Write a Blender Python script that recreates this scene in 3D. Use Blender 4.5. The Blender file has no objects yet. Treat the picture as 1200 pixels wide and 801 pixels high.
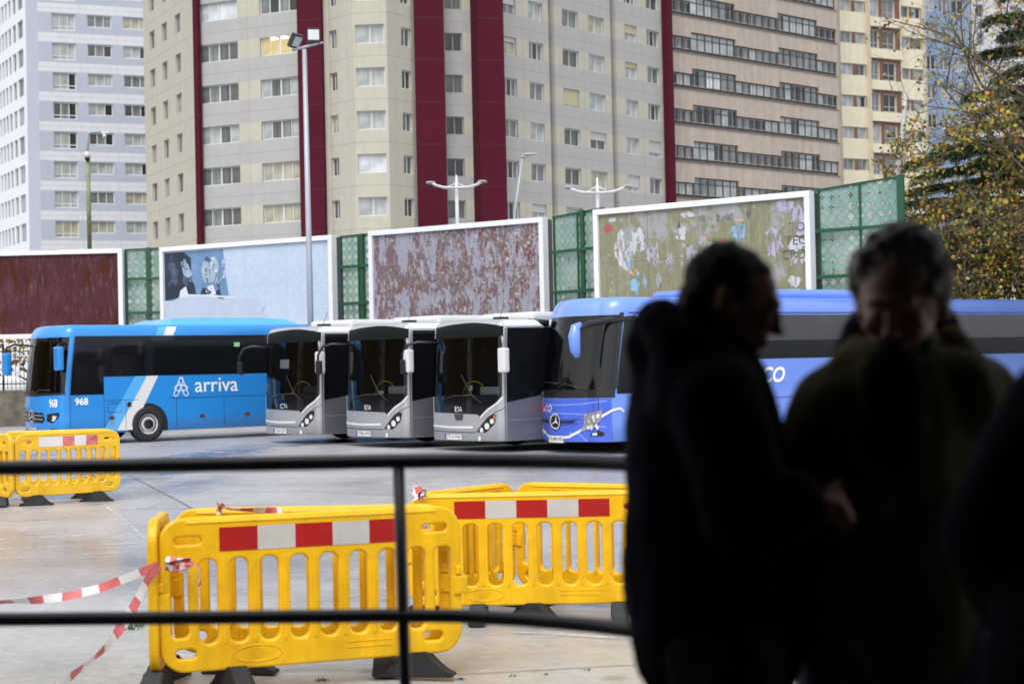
import bpy, bmesh, math, random
import numpy as np
from mathutils import Vector, Matrix, noise
random.seed(7)
S = bpy.context.scene
COL = S.collection
R = math.radians

# ------------------------------------------------------------------ camera
F = 2000.0                                   # focal length in photo pixels (photo 1200 x 801)
CAMH = 1.9
cam_d = bpy.data.cameras.new('camera')
cam = bpy.data.objects.new('camera', cam_d); COL.objects.link(cam)
CAMM = Matrix.Rotation(R(90) + math.atan(27.5 / F), 3, 'X') @ Matrix.Rotation(-0.022, 3, 'Z')
cam.matrix_world = Matrix.Translation((0, 0, CAMH)) @ CAMM.to_4x4()
cam_d.sensor_width = 36; cam_d.lens = 36 * F / 1200
cam_d.clip_start = 0.1; cam_d.clip_end = 3000
cam_d.dof.use_dof = True; cam_d.dof.focus_distance = 20.0; cam_d.dof.aperture_fstop = 2.9
S.camera = cam

# ------------------------------------------------------------------ light
w = bpy.data.worlds.new('World'); S.world = w; w.use_nodes = True
nt = w.node_tree; nt.nodes.clear()
wo = nt.nodes.new('ShaderNodeOutputWorld'); bg = nt.nodes.new('ShaderNodeBackground')
sky = nt.nodes.new('ShaderNodeTexSky'); sky.sky_type = 'NISHITA'; sky.sun_disc = False
SUN_EL, SUN_AZ = 58, 195                      # azimuth measured clockwise from +Y: behind and to the left
sky.sun_elevation = R(SUN_EL); sky.sun_rotation = R(SUN_AZ)
sky.air_density = 1.0; sky.dust_density = 3.0; sky.ozone_density = 1.0
hs = nt.nodes.new('ShaderNodeHueSaturation'); hs.inputs['Saturation'].default_value = 0.20
nt.links.new(sky.outputs[0], hs.inputs['Color']); nt.links.new(hs.outputs[0], bg.inputs[0])
bg.inputs[1].default_value = 0.15
nt.links.new(bg.outputs[0], wo.inputs[0])
sd = bpy.data.lights.new('sun', 'SUN'); sd.energy = 0.6; sd.angle = R(30); sd.color = (1.0, 0.965, 0.92)
so = bpy.data.objects.new('sun', sd); COL.objects.link(so)
az = R(SUN_AZ); el = R(SUN_EL)
sdir = Vector((math.sin(az) * math.cos(el), math.cos(az) * math.cos(el), math.sin(el)))
so.rotation_euler = sdir.to_track_quat('Z', 'Y').to_euler()
so.location = (-20, -20, 40)
S.view_settings.view_transform = 'Standard'; S.view_settings.look = 'None'
S.view_settings.exposure = 0.84; S.view_settings.gamma = 1.0
S.render.engine = 'CYCLES'
S.cycles.max_bounces = 6; S.cycles.transparent_max_bounces = 12

# ------------------------------------------------------------------ helpers
def ray(px, py):
    return CAMM @ Vector(((px - 600) / F, (400.5 - py) / F, -1))
def P(px, py, d):
    v = ray(px, py); v = v * (d / v.y)
    return Vector((v.x, v.y, v.z + CAMH))
def XY(px, d, py=250):
    p = P(px, py, d); return Vector((p.x, p.y))
def gz(x, y=0):
    return -0.015 * min(max(0, x + 5), 20)
def G(px, py):
    v = ray(px, py); t = CAMH / -v.z
    for _ in range(6): t = (gz(v.x * t) - CAMH) / v.z
    return Vector((v.x * t, v.y * t, gz(v.x * t)))

WM = {}
def tag(o, label=None, cat=None, group=None, kind=None):
    if label: o['label'] = label
    if cat: o['category'] = cat
    if group: o['group'] = group
    if kind: o['kind'] = kind
    return o
def empty(name, loc=(0, 0, 0), rz=0, label=None, cat=None, group=None, kind=None):
    o = bpy.data.objects.new(name, None); COL.objects.link(o)
    o.location = loc; o.rotation_euler = (0, 0, rz); o.empty_display_size = 0.2
    WM[o.name] = Matrix.Translation(loc) @ Matrix.Rotation(rz, 4, 'Z')
    return tag(o, label, cat, group, kind)
def link(name, bm, mats, parent=None, smooth=False, local=False, label=None, cat=None, group=None, kind=None):
    """bm -> one mesh object; world coordinates unless local"""
    me = bpy.data.meshes.new(name)
    if isinstance(bm, bmesh.types.BMesh):
        bm.normal_update(); bm.to_mesh(me); bm.free()
    else:
        me = bm
    if not isinstance(mats, (list, tuple)): mats = [mats]
    if not me.materials:
        for m in mats: me.materials.append(m)
    if smooth:
        me.polygons.foreach_set('use_smooth', [True] * len(me.polygons))
    o = bpy.data.objects.new(name, me); COL.objects.link(o)
    if parent:
        o.parent = parent
        root = parent
        while root.parent: root = root.parent
        if not local: me.transform(WM.get(root.name, Matrix.Identity(4)).inverted())
    return tag(o, label, cat, group, kind)
def copy_tree(o, parent=None):
    c = o.copy(); COL.objects.link(c); c.parent = parent
    for ch in list(o.children): copy_tree(ch, c)
    return c

def quad(bm, a, b, c, d, mi=0):
    f = bm.faces.new([bm.verts.new(a), bm.verts.new(b), bm.verts.new(c), bm.verts.new(d)]); f.material_index = mi; return f
def box(bm, lo, hi, M=None, mi=0, bev=0.0):
    x0, y0, z0 = lo; x1, y1, z1 = hi
    co = [(x0,y0,z0),(x1,y0,z0),(x1,y1,z0),(x0,y1,z0),(x0,y0,z1),(x1,y0,z1),(x1,y1,z1),(x0,y1,z1)]
    vs = [bm.verts.new(M @ Vector(c) if M else c) for c in co]
    fs = []
    for q in ((3,2,1,0),(4,5,6,7),(0,1,5,4),(1,2,6,5),(2,3,7,6),(3,0,4,7)):
        f = bm.faces.new([vs[i] for i in q]); f.material_index = mi; fs.append(f)
    if bev > 0:
        es = list({e for f in fs for e in f.edges})
        r = bmesh.ops.bevel(bm, geom=es, offset=bev, segments=2, affect='EDGES', profile=0.6)
        for f in r['faces']: f.material_index = mi
    return fs
def frame_of(d):
    d = d.normalized(); up = Vector((0, 0, 1)) if abs(d.z) < 0.95 else Vector((1, 0, 0))
    a = d.cross(up).normalized(); return a, a.cross(d).normalized()
def tube(bm, pts, r, seg=8, mi=0, cap=True):
    pts = [Vector(p) for p in pts]; n = len(pts)
    rs = r if isinstance(r, (list, tuple)) else [r] * n
    rings = []; a = None
    for i, p in enumerate(pts):
        d = (pts[min(i + 1, n - 1)] - pts[max(i - 1, 0)])
        if a is None: a, b = frame_of(d)
        else:
            dn = d.normalized(); a = (a - dn * a.dot(dn)).normalized(); b = a.cross(dn).normalized()
        rings.append([bm.verts.new(p + a * rs[i] * math.cos(2 * math.pi * k / seg) + b * rs[i] * math.sin(2 * math.pi * k / seg)) for k in range(seg)])
    for i in range(n - 1):
        for k in range(seg):
            f = bm.faces.new((rings[i][k], rings[i][(k + 1) % seg], rings[i + 1][(k + 1) % seg], rings[i + 1][k])); f.material_index = mi; f.smooth = True
    if cap:
        f = bm.faces.new(list(reversed(rings[0]))); f.material_index = mi
        f = bm.faces.new(rings[-1]); f.material_index = mi
def ellipsoid(bm, c, r, M=None, u=14, v=10, mi=0):
    mt = Matrix.Translation(c) @ ((M or Matrix.Identity(3)).to_4x4()) @ Matrix.Diagonal((r[0], r[1], r[2], 1))
    res = bmesh.ops.create_uvsphere(bm, u_segments=u, v_segments=v, radius=1, matrix=mt)
    for vv in res['verts']:
        for f in vv.link_faces: f.material_index = mi; f.smooth = True
def prism(bm, poly, fn, y0, y1, mi=0, mside=None):
    """poly of 2D points extruded between y0 and y1; fn(x, y, z) -> world"""
    a = [bm.verts.new(fn(x, y0, z)) for x, z in poly]; b = [bm.verts.new(fn(x, y1, z)) for x, z in poly]
    f = bm.faces.new(a); f.material_index = mi
    f = bm.faces.new(list(reversed(b))); f.material_index = mi
    n = len(poly)
    for i in range(n):
        f = bm.faces.new((a[(i + 1) % n], a[i], b[i], b[(i + 1) % n])); f.material_index = mi if mside is None else mside
def new(): return bmesh.new()

_font = {}
def text_polys(body, size, shear=0.0, offset=0.0, align='CENTER'):
    key = (body, size, shear, offset, align)
    if key in _font: return _font[key]
    cu = bpy.data.curves.new('t', 'FONT'); cu.body = body; cu.size = size; cu.shear = shear; cu.offset = offset
    cu.align_x = align; cu.align_y = 'CENTER'; cu.resolution_u = 3
    ob = bpy.data.objects.new('t', cu); COL.objects.link(ob)
    dg = bpy.context.evaluated_depsgraph_get()
    me = bpy.data.meshes.new_from_object(ob.evaluated_get(dg))
    out = ([tuple(v.co[:2]) for v in me.vertices], [tuple(p.vertices) for p in me.polygons])
    bpy.data.objects.remove(ob); bpy.data.curves.remove(cu); bpy.data.meshes.remove(me)
    _font[key] = out; return out
def put_text(bm, body, size, fn, mi=0, **k):
    vs, fs = text_polys(body, size, **k)
    v = [bm.verts.new(fn(x, y)) for x, y in vs]
    for f in fs:
        try: ff = bm.faces.new([v[i] for i in f]); ff.material_index = mi
        except ValueError: pass

# ------------------------------------------------------------------ materials
def nodes(m):
    m.use_nodes = True; t = m.node_tree; t.nodes.clear()
    out = t.nodes.new('ShaderNodeOutputMaterial'); p = t.nodes.new('ShaderNodeBsdfPrincipled')
    t.links.new(p.outputs[0], out.inputs[0]); return t, p, out
def tex(t, scale, detail=4, rough=0.6, vec=None, sc=None, coord='Object', dist=0.0):
    tc = t.nodes.new('ShaderNodeTexCoord'); mp = t.nodes.new('ShaderNodeMapping')
    t.links.new(tc.outputs[coord], mp.inputs[0])
    if sc: mp.inputs['Scale'].default_value = sc
    n = t.nodes.new('ShaderNodeTexNoise'); n.inputs['Scale'].default_value = scale
    n.inputs['Detail'].default_value = detail; n.inputs['Roughness'].default_value = rough; n.inputs['Distortion'].default_value = dist
    t.links.new(mp.outputs[0], n.inputs[0]); return n
def ramp(t, src, stops, interp='LINEAR'):
    r = t.nodes.new('ShaderNodeValToRGB'); r.color_ramp.interpolation = interp
    e = r.color_ramp.elements
    while len(e) < len(stops): e.new(0.5)
    for i, (p, c) in enumerate(stops):
        e[i].position = p; e[i].color = (c if len(c) == 4 else (*c, 1)) if isinstance(c, (tuple, list)) else (c, c, c, 1)
    t.links.new(src, r.inputs[0]); return r
def mixc(t, fac, a, b, mode='MIX'):
    m = t.nodes.new('ShaderNodeMix'); m.data_type = 'RGBA'; m.blend_type = mode
    for s, v in ((m.inputs[0], fac), (m.inputs[6], a), (m.inputs[7], b)):
        if hasattr(v, 'node'): t.links.new(v, s)
        elif isinstance(v, (int, float)): s.default_value = v
        else: s.default_value = (*v, 1)
    return m.outputs[2]
def bump(t, p, src, strength=0.3, dist=0.02):
    b = t.nodes.new('ShaderNodeBump'); b.inputs['Strength'].default_value = strength; b.inputs['Distance'].default_value = dist
    t.links.new(src, b.inputs['Height']); t.links.new(b.outputs[0], p.inputs['Normal'])
MC = {}
def mat(name, col, rough=0.6, metal=0.0, var=0.12, vs=1.5, coat=0.0, emit=None, est=0, spec=None, bmp=0.0, streak=0.0, sc=None, tint=None):
    if name in MC: return MC[name]
    m = bpy.data.materials.new(name); t, p, out = nodes(m); MC[name] = m
    p.inputs['Roughness'].default_value = rough; p.inputs['Metallic'].default_value = metal
    if coat: p.inputs['Coat Weight'].default_value = coat; p.inputs['Coat Roughness'].default_value = 0.05
    if spec is not None: p.inputs['Specular IOR Level'].default_value = spec
    n = tex(t, vs, 5, 0.65, sc=sc)
    d = tuple(max(0, c * (1 - var)) for c in (tint or col)); l = tuple(min(1, c * (1 + var)) for c in col)
    r = ramp(t, n.outputs[0], [(0.3, d), (0.7, l)])
    c = r.outputs[0]
    if streak:
        n2 = tex(t, 1.0, 5, 0.7, sc=(2.2, 2.2, 0.08))
        r2 = ramp(t, n2.outputs[0], [(0.42, (1 - streak,) * 3), (0.62, (1, 1, 1))])
        c = mixc(t, 1.0, c, r2.outputs[0], 'MULTIPLY')
    t.links.new(c, p.inputs['Base Color'])
    if bmp: bump(t, p, n.outputs[0], bmp)
    if emit: p.inputs['Emission Color'].default_value = (*emit, 1); p.inputs['Emission Strength'].default_value = est
    return m
def glass_mat(name, tint=(0.5, 0.55, 0.56), ior=1.5):
    m = bpy.data.materials.new(name); t, p, out = nodes(m); t.nodes.remove(p)
    tr = t.nodes.new('ShaderNodeBsdfTransparent'); tr.inputs[0].default_value = (*tint, 1)
    gl = t.nodes.new('ShaderNodeBsdfGlossy'); gl.inputs['Roughness'].default_value = 0.03
    fr = t.nodes.new('ShaderNodeFresnel'); fr.inputs[0].default_value = ior
    mx = t.nodes.new('ShaderNodeMixShader')
    t.links.new(fr.outputs[0], mx.inputs[0]); t.links.new(tr.outputs[0], mx.inputs[1]); t.links.new(gl.outputs[0], mx.inputs[2])
    t.links.new(mx.outputs[0], out.inputs[0]); return m
# ------------------------------------------------------------------ ground
def ground_mat():
    m = bpy.data.materials.new('wet_asphalt'); t, p, out = nodes(m)
    n1 = tex(t, 0.10, 6, 0.6, sc=(1, 0.55, 1), dist=0.8); n2 = tex(t, 0.5, 6, 0.65, sc=(1, 0.5, 1)); n3 = tex(t, 9, 4, 0.7); n4 = tex(t, 60, 3, 0.7)
    base = ramp(t, n2.outputs[0], [(0.3, (0.29, 0.29, 0.305)), (0.5, (0.37, 0.37, 0.385)), (0.72, (0.46, 0.455, 0.465))])
    n6 = tex(t, 0.14, 4, 0.6, sc=(1, 1.3, 1)); st = ramp(t, n6.outputs[0], [(0.62, 0), (0.78, .4)])
    c = mixc(t, 0.5, base.outputs[0], (0.42, 0.375, 0.28)); c = mixc(t, st.outputs[0], base.outputs[0], c)
    # concrete apron close to the station (yellow-grey), separated along y = 13
    tc = t.nodes.new('ShaderNodeTexCoord'); sx = t.nodes.new('ShaderNodeSeparateXYZ'); t.links.new(tc.outputs['Object'], sx.inputs[0])
    ad = t.nodes.new('ShaderNodeMath'); ad.operation = 'MULTIPLY_ADD'; ad.inputs[1].default_value = 3.0; t.links.new(n1.outputs[0], ad.inputs[0]); t.links.new(sx.outputs[1], ad.inputs[2])
    r = ramp(t, ad.outputs[0], [(0, 1), (1, 0)]); mp = t.nodes.new('ShaderNodeMapRange'); t.links.new(ad.outputs[0], mp.inputs[0])
    mp.inputs[1].default_value = 12.2; mp.inputs[2].default_value = 15.5; mp.inputs[3].default_value = 1; mp.inputs[4].default_value = 0
    conc = ramp(t, n2.outputs[0], [(0.3, (0.30, 0.298, 0.275)), (0.52, (0.40, 0.396, 0.362)), (0.75, (0.45, 0.415, 0.31))])
    c = mixc(t, mp.outputs[0], c, conc.outputs[0])
    g = ramp(t, n3.outputs[0], [(0.3, (0.8,) * 3), (0.7, (1.1,) * 3)]); c = mixc(t, 1.0, c, g.outputs[0], 'MULTIPLY')
    n7 = tex(t, 2.6, 3, 0.5); sp7 = ramp(t, n7.outputs[0], [(0.66, (1,) * 3), (0.72, (0.66,) * 3)]); c = mixc(t, 1.0, c, sp7.outputs[0], 'MULTIPLY')
    n8 = tex(t, 0.7, 4, 0.7, sc=(0.25, 1.6, 1)); s8 = ramp(t, n8.outputs[0], [(0.35, (0.86,) * 3), (0.5, (1,) * 3), (0.7, (1.05,) * 3)]); c = mixc(t, 1.0, c, s8.outputs[0], 'MULTIPLY')
    wet = ramp(t, n1.outputs[0], [(0.38, (0.66, 0.67, 0.70)), (0.50, (1.04, 1.04, 1.06))]); c = mixc(t, 1.0, c, wet.outputs[0], 'MULTIPLY')
    t.links.new(c, p.inputs['Base Color'])
    rr = ramp(t, n1.outputs[0], [(0.36, 0.13), (0.45, 0.24), (0.54, 0.38), (0.7, 0.58)])
    t.links.new(rr.outputs[0], p.inputs['Roughness'])
    bs = t.nodes.new('ShaderNodeMath'); bs.operation = 'MULTIPLY'; t.links.new(n4.outputs[0], bs.inputs[0]); t.links.new(rr.outputs[0], bs.inputs[1])
    bump(t, p, bs.outputs[0], 0.35, 0.012)
    p.inputs['Specular IOR Level'].default_value = 0.5
    return m
bm = new()
xs = [-900, -60, -5, 15, 60, 900]; ys = [-60, 0, 30, 60, 120, 1500]
vv = [[bm.verts.new((x, y, gz(x))) for x in xs] for y in ys]
for j in range(len(ys) - 1):
    for i in range(len(xs) - 1): bm.faces.new((vv[j][i], vv[j][i + 1], vv[j + 1][i + 1], vv[j + 1][i]))
link('ground', bm, ground_mat(), kind='structure')

def strip(bm, pts, wd, dz=0.004, mi=0):
    pts = [Vector(p) for p in pts]
    for a, b in zip(pts[:-1], pts[1:]):
        d = (b - a); d.z = 0; n = Vector((-d.y, d.x, 0)).normalized() * wd / 2
        k = max(1, int(d.length / 2))
        for i in range(k):
            p, q = a.lerp(b, i / k), a.lerp(b, (i + 1) / k)
            c = [p - n, q - n, q + n, p + n]
            quad(bm, *[(v.x, v.y, gz(v.x) + dz) for v in c], mi)
def worn_mat(name, col, lo, hi):
    m = bpy.data.materials.new(name); t, p, out = nodes(m)
    p.inputs['Base Color'].default_value = (*col, 1); p.inputs['Roughness'].default_value = 0.35
    n = tex(t, 2.2, 7, 0.75); r = ramp(t, n.outputs[0], [(lo, 0), (hi, 1)])
    t.links.new(r.outputs[0], p.inputs['Alpha']); return m
bm = new()
for a, b, wd in (((0, 644), (176, 636), .09), ((0, 632), (150, 625), .07), ((20, 626), (150, 621), .06), ((0, 614), (110, 611), .05),
                 ((240, 577), (420, 572), .16), ((120, 561), (235, 557), .16), ((560, 572), (760, 579), .14), ((330, 560), (460, 558), .2),
                 ((450, 566), (735, 583), .10), ((380, 602), (470, 600), .10), ((600, 741), (745, 749), .09), ((200, 536), (330, 534), .3), ((400, 546), (560, 545), .25),
                 ((120, 590), (180, 640), .05), ((-10, 655), (175, 646), .05), ((230, 529), (300, 531), .3)):
    strip(bm, [G(*a), G(*b)], wd, 0.008)
link('painted_markings', bm, worn_mat('worn_white_paint', (0.66, 0.68, 0.70), 0.42, 0.66), kind='structure')
bm = new()
for a, b, wd in (((-200, 560), (1500, 549), .035), ((-200, 528), (1400, 521), .05), ((160, 596), (1300, 588), .02), ((150, 556), (235, 601), .025),
                 ((380, 577), (480, 581), .02), ((430, 796), (1000, 765), .012), ((480, 581), (730, 600), .02), ((530, 612), (1300, 606), .02), ((-100, 613), (60, 609), .015),
                 ((-50, 575), (300, 570), .025)):
    strip(bm, [G(*a), G(*b)], wd, 0.004)
link('expansion_joints', bm, mat('joint_tar', (0.10, 0.10, 0.10), 0.5), kind='structure')
# weeds in the joints
bm = new()
for (px, py, n, s) in ((152, 737, 40, 0.06), (160, 734, 30, .05), (377, 797, 24, .03), (540, 796, 16, .025), (640, 790, 10, .02), (690, 785, 8, .02), (600, 792, 10, .02), (470, 770, 8, .02)):
    c = G(px, py)
    for _ in range(n):
        a = random.uniform(0, 6.28); r = random.uniform(0, s); x, y = c.x + r * math.cos(a) * 1.6, c.y + r * math.sin(a)
        h = random.uniform(.3, 1) * s; tx, ty = random.uniform(-.5, .5) * s, random.uniform(-.5, .5) * s
        f = bm.faces.new([bm.verts.new((x - .004, y, gz(x))), bm.verts.new((x + .004, y, gz(x))), bm.verts.new((x + tx, y + ty, gz(x) + h))])
link('weeds', bm, mat('weed_green', (0.06, 0.10, 0.02), 0.6), label='tufts of green weed growing in the cracks of the yard', cat='weeds', kind='stuff')

# ------------------------------------------------------------------ station platform and canopy the camera stands under
PZ = 0.42
bm = new(); box(bm, (-14, -7, -0.5), (10, 5.35, PZ), bev=0.02)
link('platform', bm, mat('platform_concrete', (0.09, 0.088, 0.085), 0.6, bmp=0.2), kind='structure')
dk = mat('canopy_dark_paint', (0.012, 0.012, 0.013), 0.7); 
st = empty('station_canopy', (0, 0, PZ), 0, 'dark flat canopy and back walls of the bus station over the platform', 'canopy')
bm = new(); box(bm, (-13, -6.8, 3.55), (9.5, 4.1, 3.85)); link('roof', bm, dk, st)
bm = new(); box(bm, (-13, -7.0, PZ), (9.5, -6.8, 3.55)); box(bm, (5.2, -6.8, PZ), (5.45, 3.0, 3.55)); box(bm, (-13, -6.8, PZ), (-12.8, 2.0, 3.55)); link('wall', bm, dk, st)
for x in (-9.0, -5.0, 4.9):
    bm = new(); tube(bm, [(x, 3.9, PZ), (x, 3.9, 3.55)], 0.07, 12); link('column', bm, mat('column_paint', (0.05, 0.05, 0.055), 0.5), st)

# railing
black = mat('railing_black_paint', (0.022, 0.022, 0.025), 0.34, var=0.3, vs=6, bmp=0.15)
path = [P(-160, 0, 5.14), P(0, 0, 5.09), P(230, 0, 5.04), P(440, 0, 5.0), P(520, 0, 4.96), P(600, 0, 4.86), P(680, 0, 4.72), P(760, 0, 4.55), P(900, 0, 4.22), P(1040, 0, 3.92)]
def rail_at(z, off=0):
    return [Vector((p.x, p.y, z + off * i)) for i, p in enumerate(path)]
rl = empty('railing', (path[3].x, path[3].y, PZ), 0, 'black tubular steel railing with two rails at the platform edge', 'railing')
for zc, r in ((1.628, .0225), (1.178, .0205)):
    base = rail_at(zc); pts = []
    for a, b in zip(base[:-1], base[1:]):
        for k in range(3): pts.append(a.lerp(b, k / 3))
    pts.append(base[-1])
    bm = new(); tube(bm, pts, r, 14); link('rail', bm, black, rl)
def path_pt(px):
    v = ray(px, 540)
    for a, b in zip(path[:-1], path[1:]):
        den = (b.x - a.x) * v.y - (b.y - a.y) * v.x
        t = (a.y * v.x - a.x * v.y) / den
        if 0 <= t <= 1: return a.lerp(b, t)
for px, lean in ((467, .012), (936, 0), (-60, 0)):
    p = path_pt(px) or path[0]
    bm = new(); tube(bm, [(p.x + lean, p.y + .0, PZ), (p.x, p.y, 1.625)], .0175, 14)
    tube(bm, [(p.x + lean, p.y, PZ), (p.x + lean, p.y, PZ + .012)], .05, 14); link('post', bm, black, rl)

# ------------------------------------------------------------------ windows and facades
frameW = mat('white_window_frame', (0.62, 0.63, 0.63), 0.45, var=.06)
frameD = mat('dark_window_frame', (0.055, 0.05, 0.045), 0.5, var=.2)
frameB = mat('brown_window_frame', (0.10, 0.04, 0.025), 0.5, var=.15)
frameG = mat('grey_window_frame', (0.35, 0.36, 0.38), 0.5, var=.08)
def pane_mat(name, col, fold=0.0, dark=(0.03, 0.035, 0.04), rough=0.06):
    m = bpy.data.materials.new(name); t, p, out = nodes(m)
    p.inputs['Roughness'].default_value = rough; p.inputs['Specular IOR Level'].default_value = 0.55
    n = tex(t, 1.0, 3, 0.6, sc=(9, 9, 0.35)); n2 = tex(t, 0.9, 2, 0.5)
    r = ramp(t, n.outputs[0], [(0.35, tuple(c * (1 - fold) for c in col)), (0.6, col)])
    c = r.outputs[0]
    if fold:
        r2 = ramp(t, n2.outputs[0], [(0.35, (0.65,) * 3), (0.6, (1,) * 3)]); c = mixc(t, 1.0, c, r2.outputs[0], 'MULTIPLY')
    t.links.new(c, p.inputs['Base Color']); return m
PANES = {
 'light': pane_mat('net_curtain_pane', (0.44, 0.47, 0.47), .25), 'grey': pane_mat('grey_curtain_pane', (0.22, 0.235, 0.235), .4),
 'mid': pane_mat('dim_curtain_pane', (0.12, 0.125, 0.12), .5), 'dark': pane_mat('dark_room_pane', (0.03, 0.033, 0.035), .5),
 'cream': pane_mat('cream_blind_pane', (0.42, 0.41, 0.31), .15), 'white': pane_mat('white_blind_pane', (0.62, 0.66, 0.70), .1),
 'lit': mat('lit_room_pane', (0.35, 0.28, 0.13), 0.2, emit=(0.9, 0.7, 0.3), est=0.16, var=.3, vs=1.2)}
blindM = {'w': mat('white_roller_shutter', (0.52, 0.52, 0.51), 0.6, var=.05), 'c': mat('cream_roller_shutter', (0.50, 0.46, 0.30), 0.6, var=.05)}
lampM = mat('ceiling_lamp_glow', (1, .95, .8), .5, emit=(1, .93, .7), est=2.2)
_wp = {}
def win_meshes(w_, h_, cols, rows, fm, t, pk, bl, bh, thick_mid):
    key = (round(w_, 2), round(h_, 2), cols, rows, fm.name, t, pk, bl, bh, thick_mid)
    if key in _wp: return _wp[key]
    bm = new(); d0, d1 = -0.02, 0.05
    box(bm, (0, d0, 0), (w_, d1, t)); box(bm, (0, d0, h_ - t), (w_, d1, h_))
    box(bm, (0, d0 + .001, t), (t, d1, h_ - t)); box(bm, (w_ - t, d0 + .001, t), (w_, d1, h_ - t))
    for c in cols:
        tt = t * 1.5 if (thick_mid and abs(c - .5) < .03) else t * .8
        box(bm, (c * w_ - tt / 2, d0 + .004, t), (c * w_ + tt / 2, d1 - .004, h_ - t))
    for r in rows: box(bm, (t, d0 + .008, r * h_ - t * .4), (w_ - t, d1 - .008, r * h_ + t * .4))
    me = bpy.data.meshes.new('window'); bm.to_mesh(me); bm.free(); me.materials.append(fm)
    bm = new(); names = [pk] if isinstance(pk, str) else list(pk); n = len(names)
    for i, k in enumerate(names): quad(bm, (w_ * i / n, .03, .01), (w_ * (i + 1) / n, .03, .01), (w_ * (i + 1) / n, .03, h_ - .01), (w_ * i / n, .03, h_ - .01), i)
    mp = bpy.data.meshes.new('pane'); bm.to_mesh(mp); bm.free()
    for k in names: mp.materials.append(PANES[k])
    mb = None
    if bl:
        bm = new(); z = h_ * (1 - bh); k = max(3, int(h_ * bh / .09))
        for i in range(k):
            za, zb = z + (h_ - z) * i / k, z + (h_ - z) * (i + 1) / k - .012
            box(bm, (t * .3, -.07, za), (w_ - t * .3, -.035, zb))
        mb = bpy.data.meshes.new('roller_shutter'); bm.to_mesh(mb); bm.free(); mb.materials.append(blindM[bl])
    _wp[key] = (me, mp, mb); return _wp[key]
class Facade:
    """a flat storeyed wall from a to b (seen left to right), windows as parts of its building"""
    def __init__(s, a, b, z0, z1, depth=0.18):
        s.a = Vector((a[0], a[1], 0)); s.b = Vector((b[0], b[1], 0)); s.z0 = z0; s.z1 = z1; s.dp = depth
        s.L = (s.b - s.a).length; s.u = (s.b - s.a).normalized(); s.n = Vector((-s.u.y, s.u.x, 0)) # into the building
        s.rz = math.atan2(s.u.y, s.u.x); s.wins = []; s.cutu = set(); s.cutz = set()
    def U(s, px, py=250):
        v = ray(px, py); c = s.a
        den = s.u.x * v.y - s.u.y * v.x
        return (c.y * v.x - c.x * v.y) / den
    def pt(s, u, z, y=0): p = s.a + s.u * u + s.n * y; return Vector((p.x, p.y, z))
    def win(s, u0, u1, zb, zt, **k): s.wins.append((max(.05, u0), min(s.L - .05, u1), zb, zt, k))
    def wall(s, bm, matf):
        us = sorted({0, s.L, *[w[0] for w in s.wins], *[w[1] for w in s.wins], *[c for c in s.cutu if 0 < c < s.L]})
        zs = sorted({s.z0, s.z1, *[w[2] for w in s.wins], *[w[3] for w in s.wins], *[c for c in s.cutz if s.z0 < c < s.z1]})
        us = [u for i, u in enumerate(us) if i == 0 or u - us[i - 1] > 1e-4]; zs = [z for i, z in enumerate(zs) if i == 0 or z - zs[i - 1] > 1e-4]
        for i in range(len(us) - 1):
            uc = (us[i] + us[i + 1]) / 2; cw = [w for w in s.wins if w[0] < uc < w[1]]
            for j in range(len(zs) - 1):
                zc = (zs[j] + zs[j + 1]) / 2
                if any(w[2] < zc < w[3] for w in cw): continue
                quad(bm, s.pt(us[i], zs[j]), s.pt(us[i + 1], zs[j]), s.pt(us[i + 1], zs[j + 1]), s.pt(us[i], zs[j + 1]), matf(uc, zc))
        for (u0, u1, zb, zt, k) in s.wins:
            mi = matf((u0 + u1) / 2, zb - .1); D = s.dp + .04
            for (p, q) in (((u0, zb), (u1, zb)), ((u1, zb), (u1, zt)), ((u1, zt), (u0, zt)), ((u0, zt), (u0, zb))):
                if p[0] == q[0]:
                    ov = [w for w in s.wins if (abs(w[0] - p[0]) < .02 or abs(w[1] - p[0]) < .02) and w[2] < zt and w[3] > zb and w[:4] != (u0, u1, zb, zt)]
                    if ov:
                        z2 = ov[0][3]
                        if z2 >= zt - .01: continue
                        p, q = (p[0], max(p[1], z2) if p[1] < q[1] else p[1]), (q[0], q[1] if p[1] < q[1] else max(q[1], z2))
                quad(bm, s.pt(*p), s.pt(*p, D), s.pt(*q, D), s.pt(*q), mi)
    def windows(s, parent, budget):
        """windows as parts while the budget of 100 lasts"""
        root = parent; Wi = WM[root.name].inverted()
        for (u0, u1, zb, zt, k) in s.wins:
            if budget[0] <= 0: budget[1].append((s, u0, u1, zb, zt, k)); continue
            budget[0] -= 1; place_window(s, u0, u1, zb, zt, k, parent, Wi)
def place_window(s, u0, u1, zb, zt, k, parent, Wi):
    ww, hh = round(u1 - u0, 2), round(zt - zb, 2)
    me, mp, mb = win_meshes(ww, hh, k.get('cols', (.5,)), k.get('rows', ()), k.get('fm', frameW), k.get('t', .075), k.get('pk', 'light'), k.get('bl'), k.get('bh', .5), k.get('mid', False))
    o = bpy.data.objects.new('window', me); COL.objects.link(o); o.parent = parent
    p = Wi @ s.pt(u0, zb, s.dp); o.location = p; o.rotation_euler = (0, 0, s.rz)
    c = bpy.data.objects.new('pane', mp); COL.objects.link(c); c.parent = o
    if mb: c = bpy.data.objects.new('roller_shutter', mb); COL.objects.link(c); c.parent = o
    return o
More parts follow.
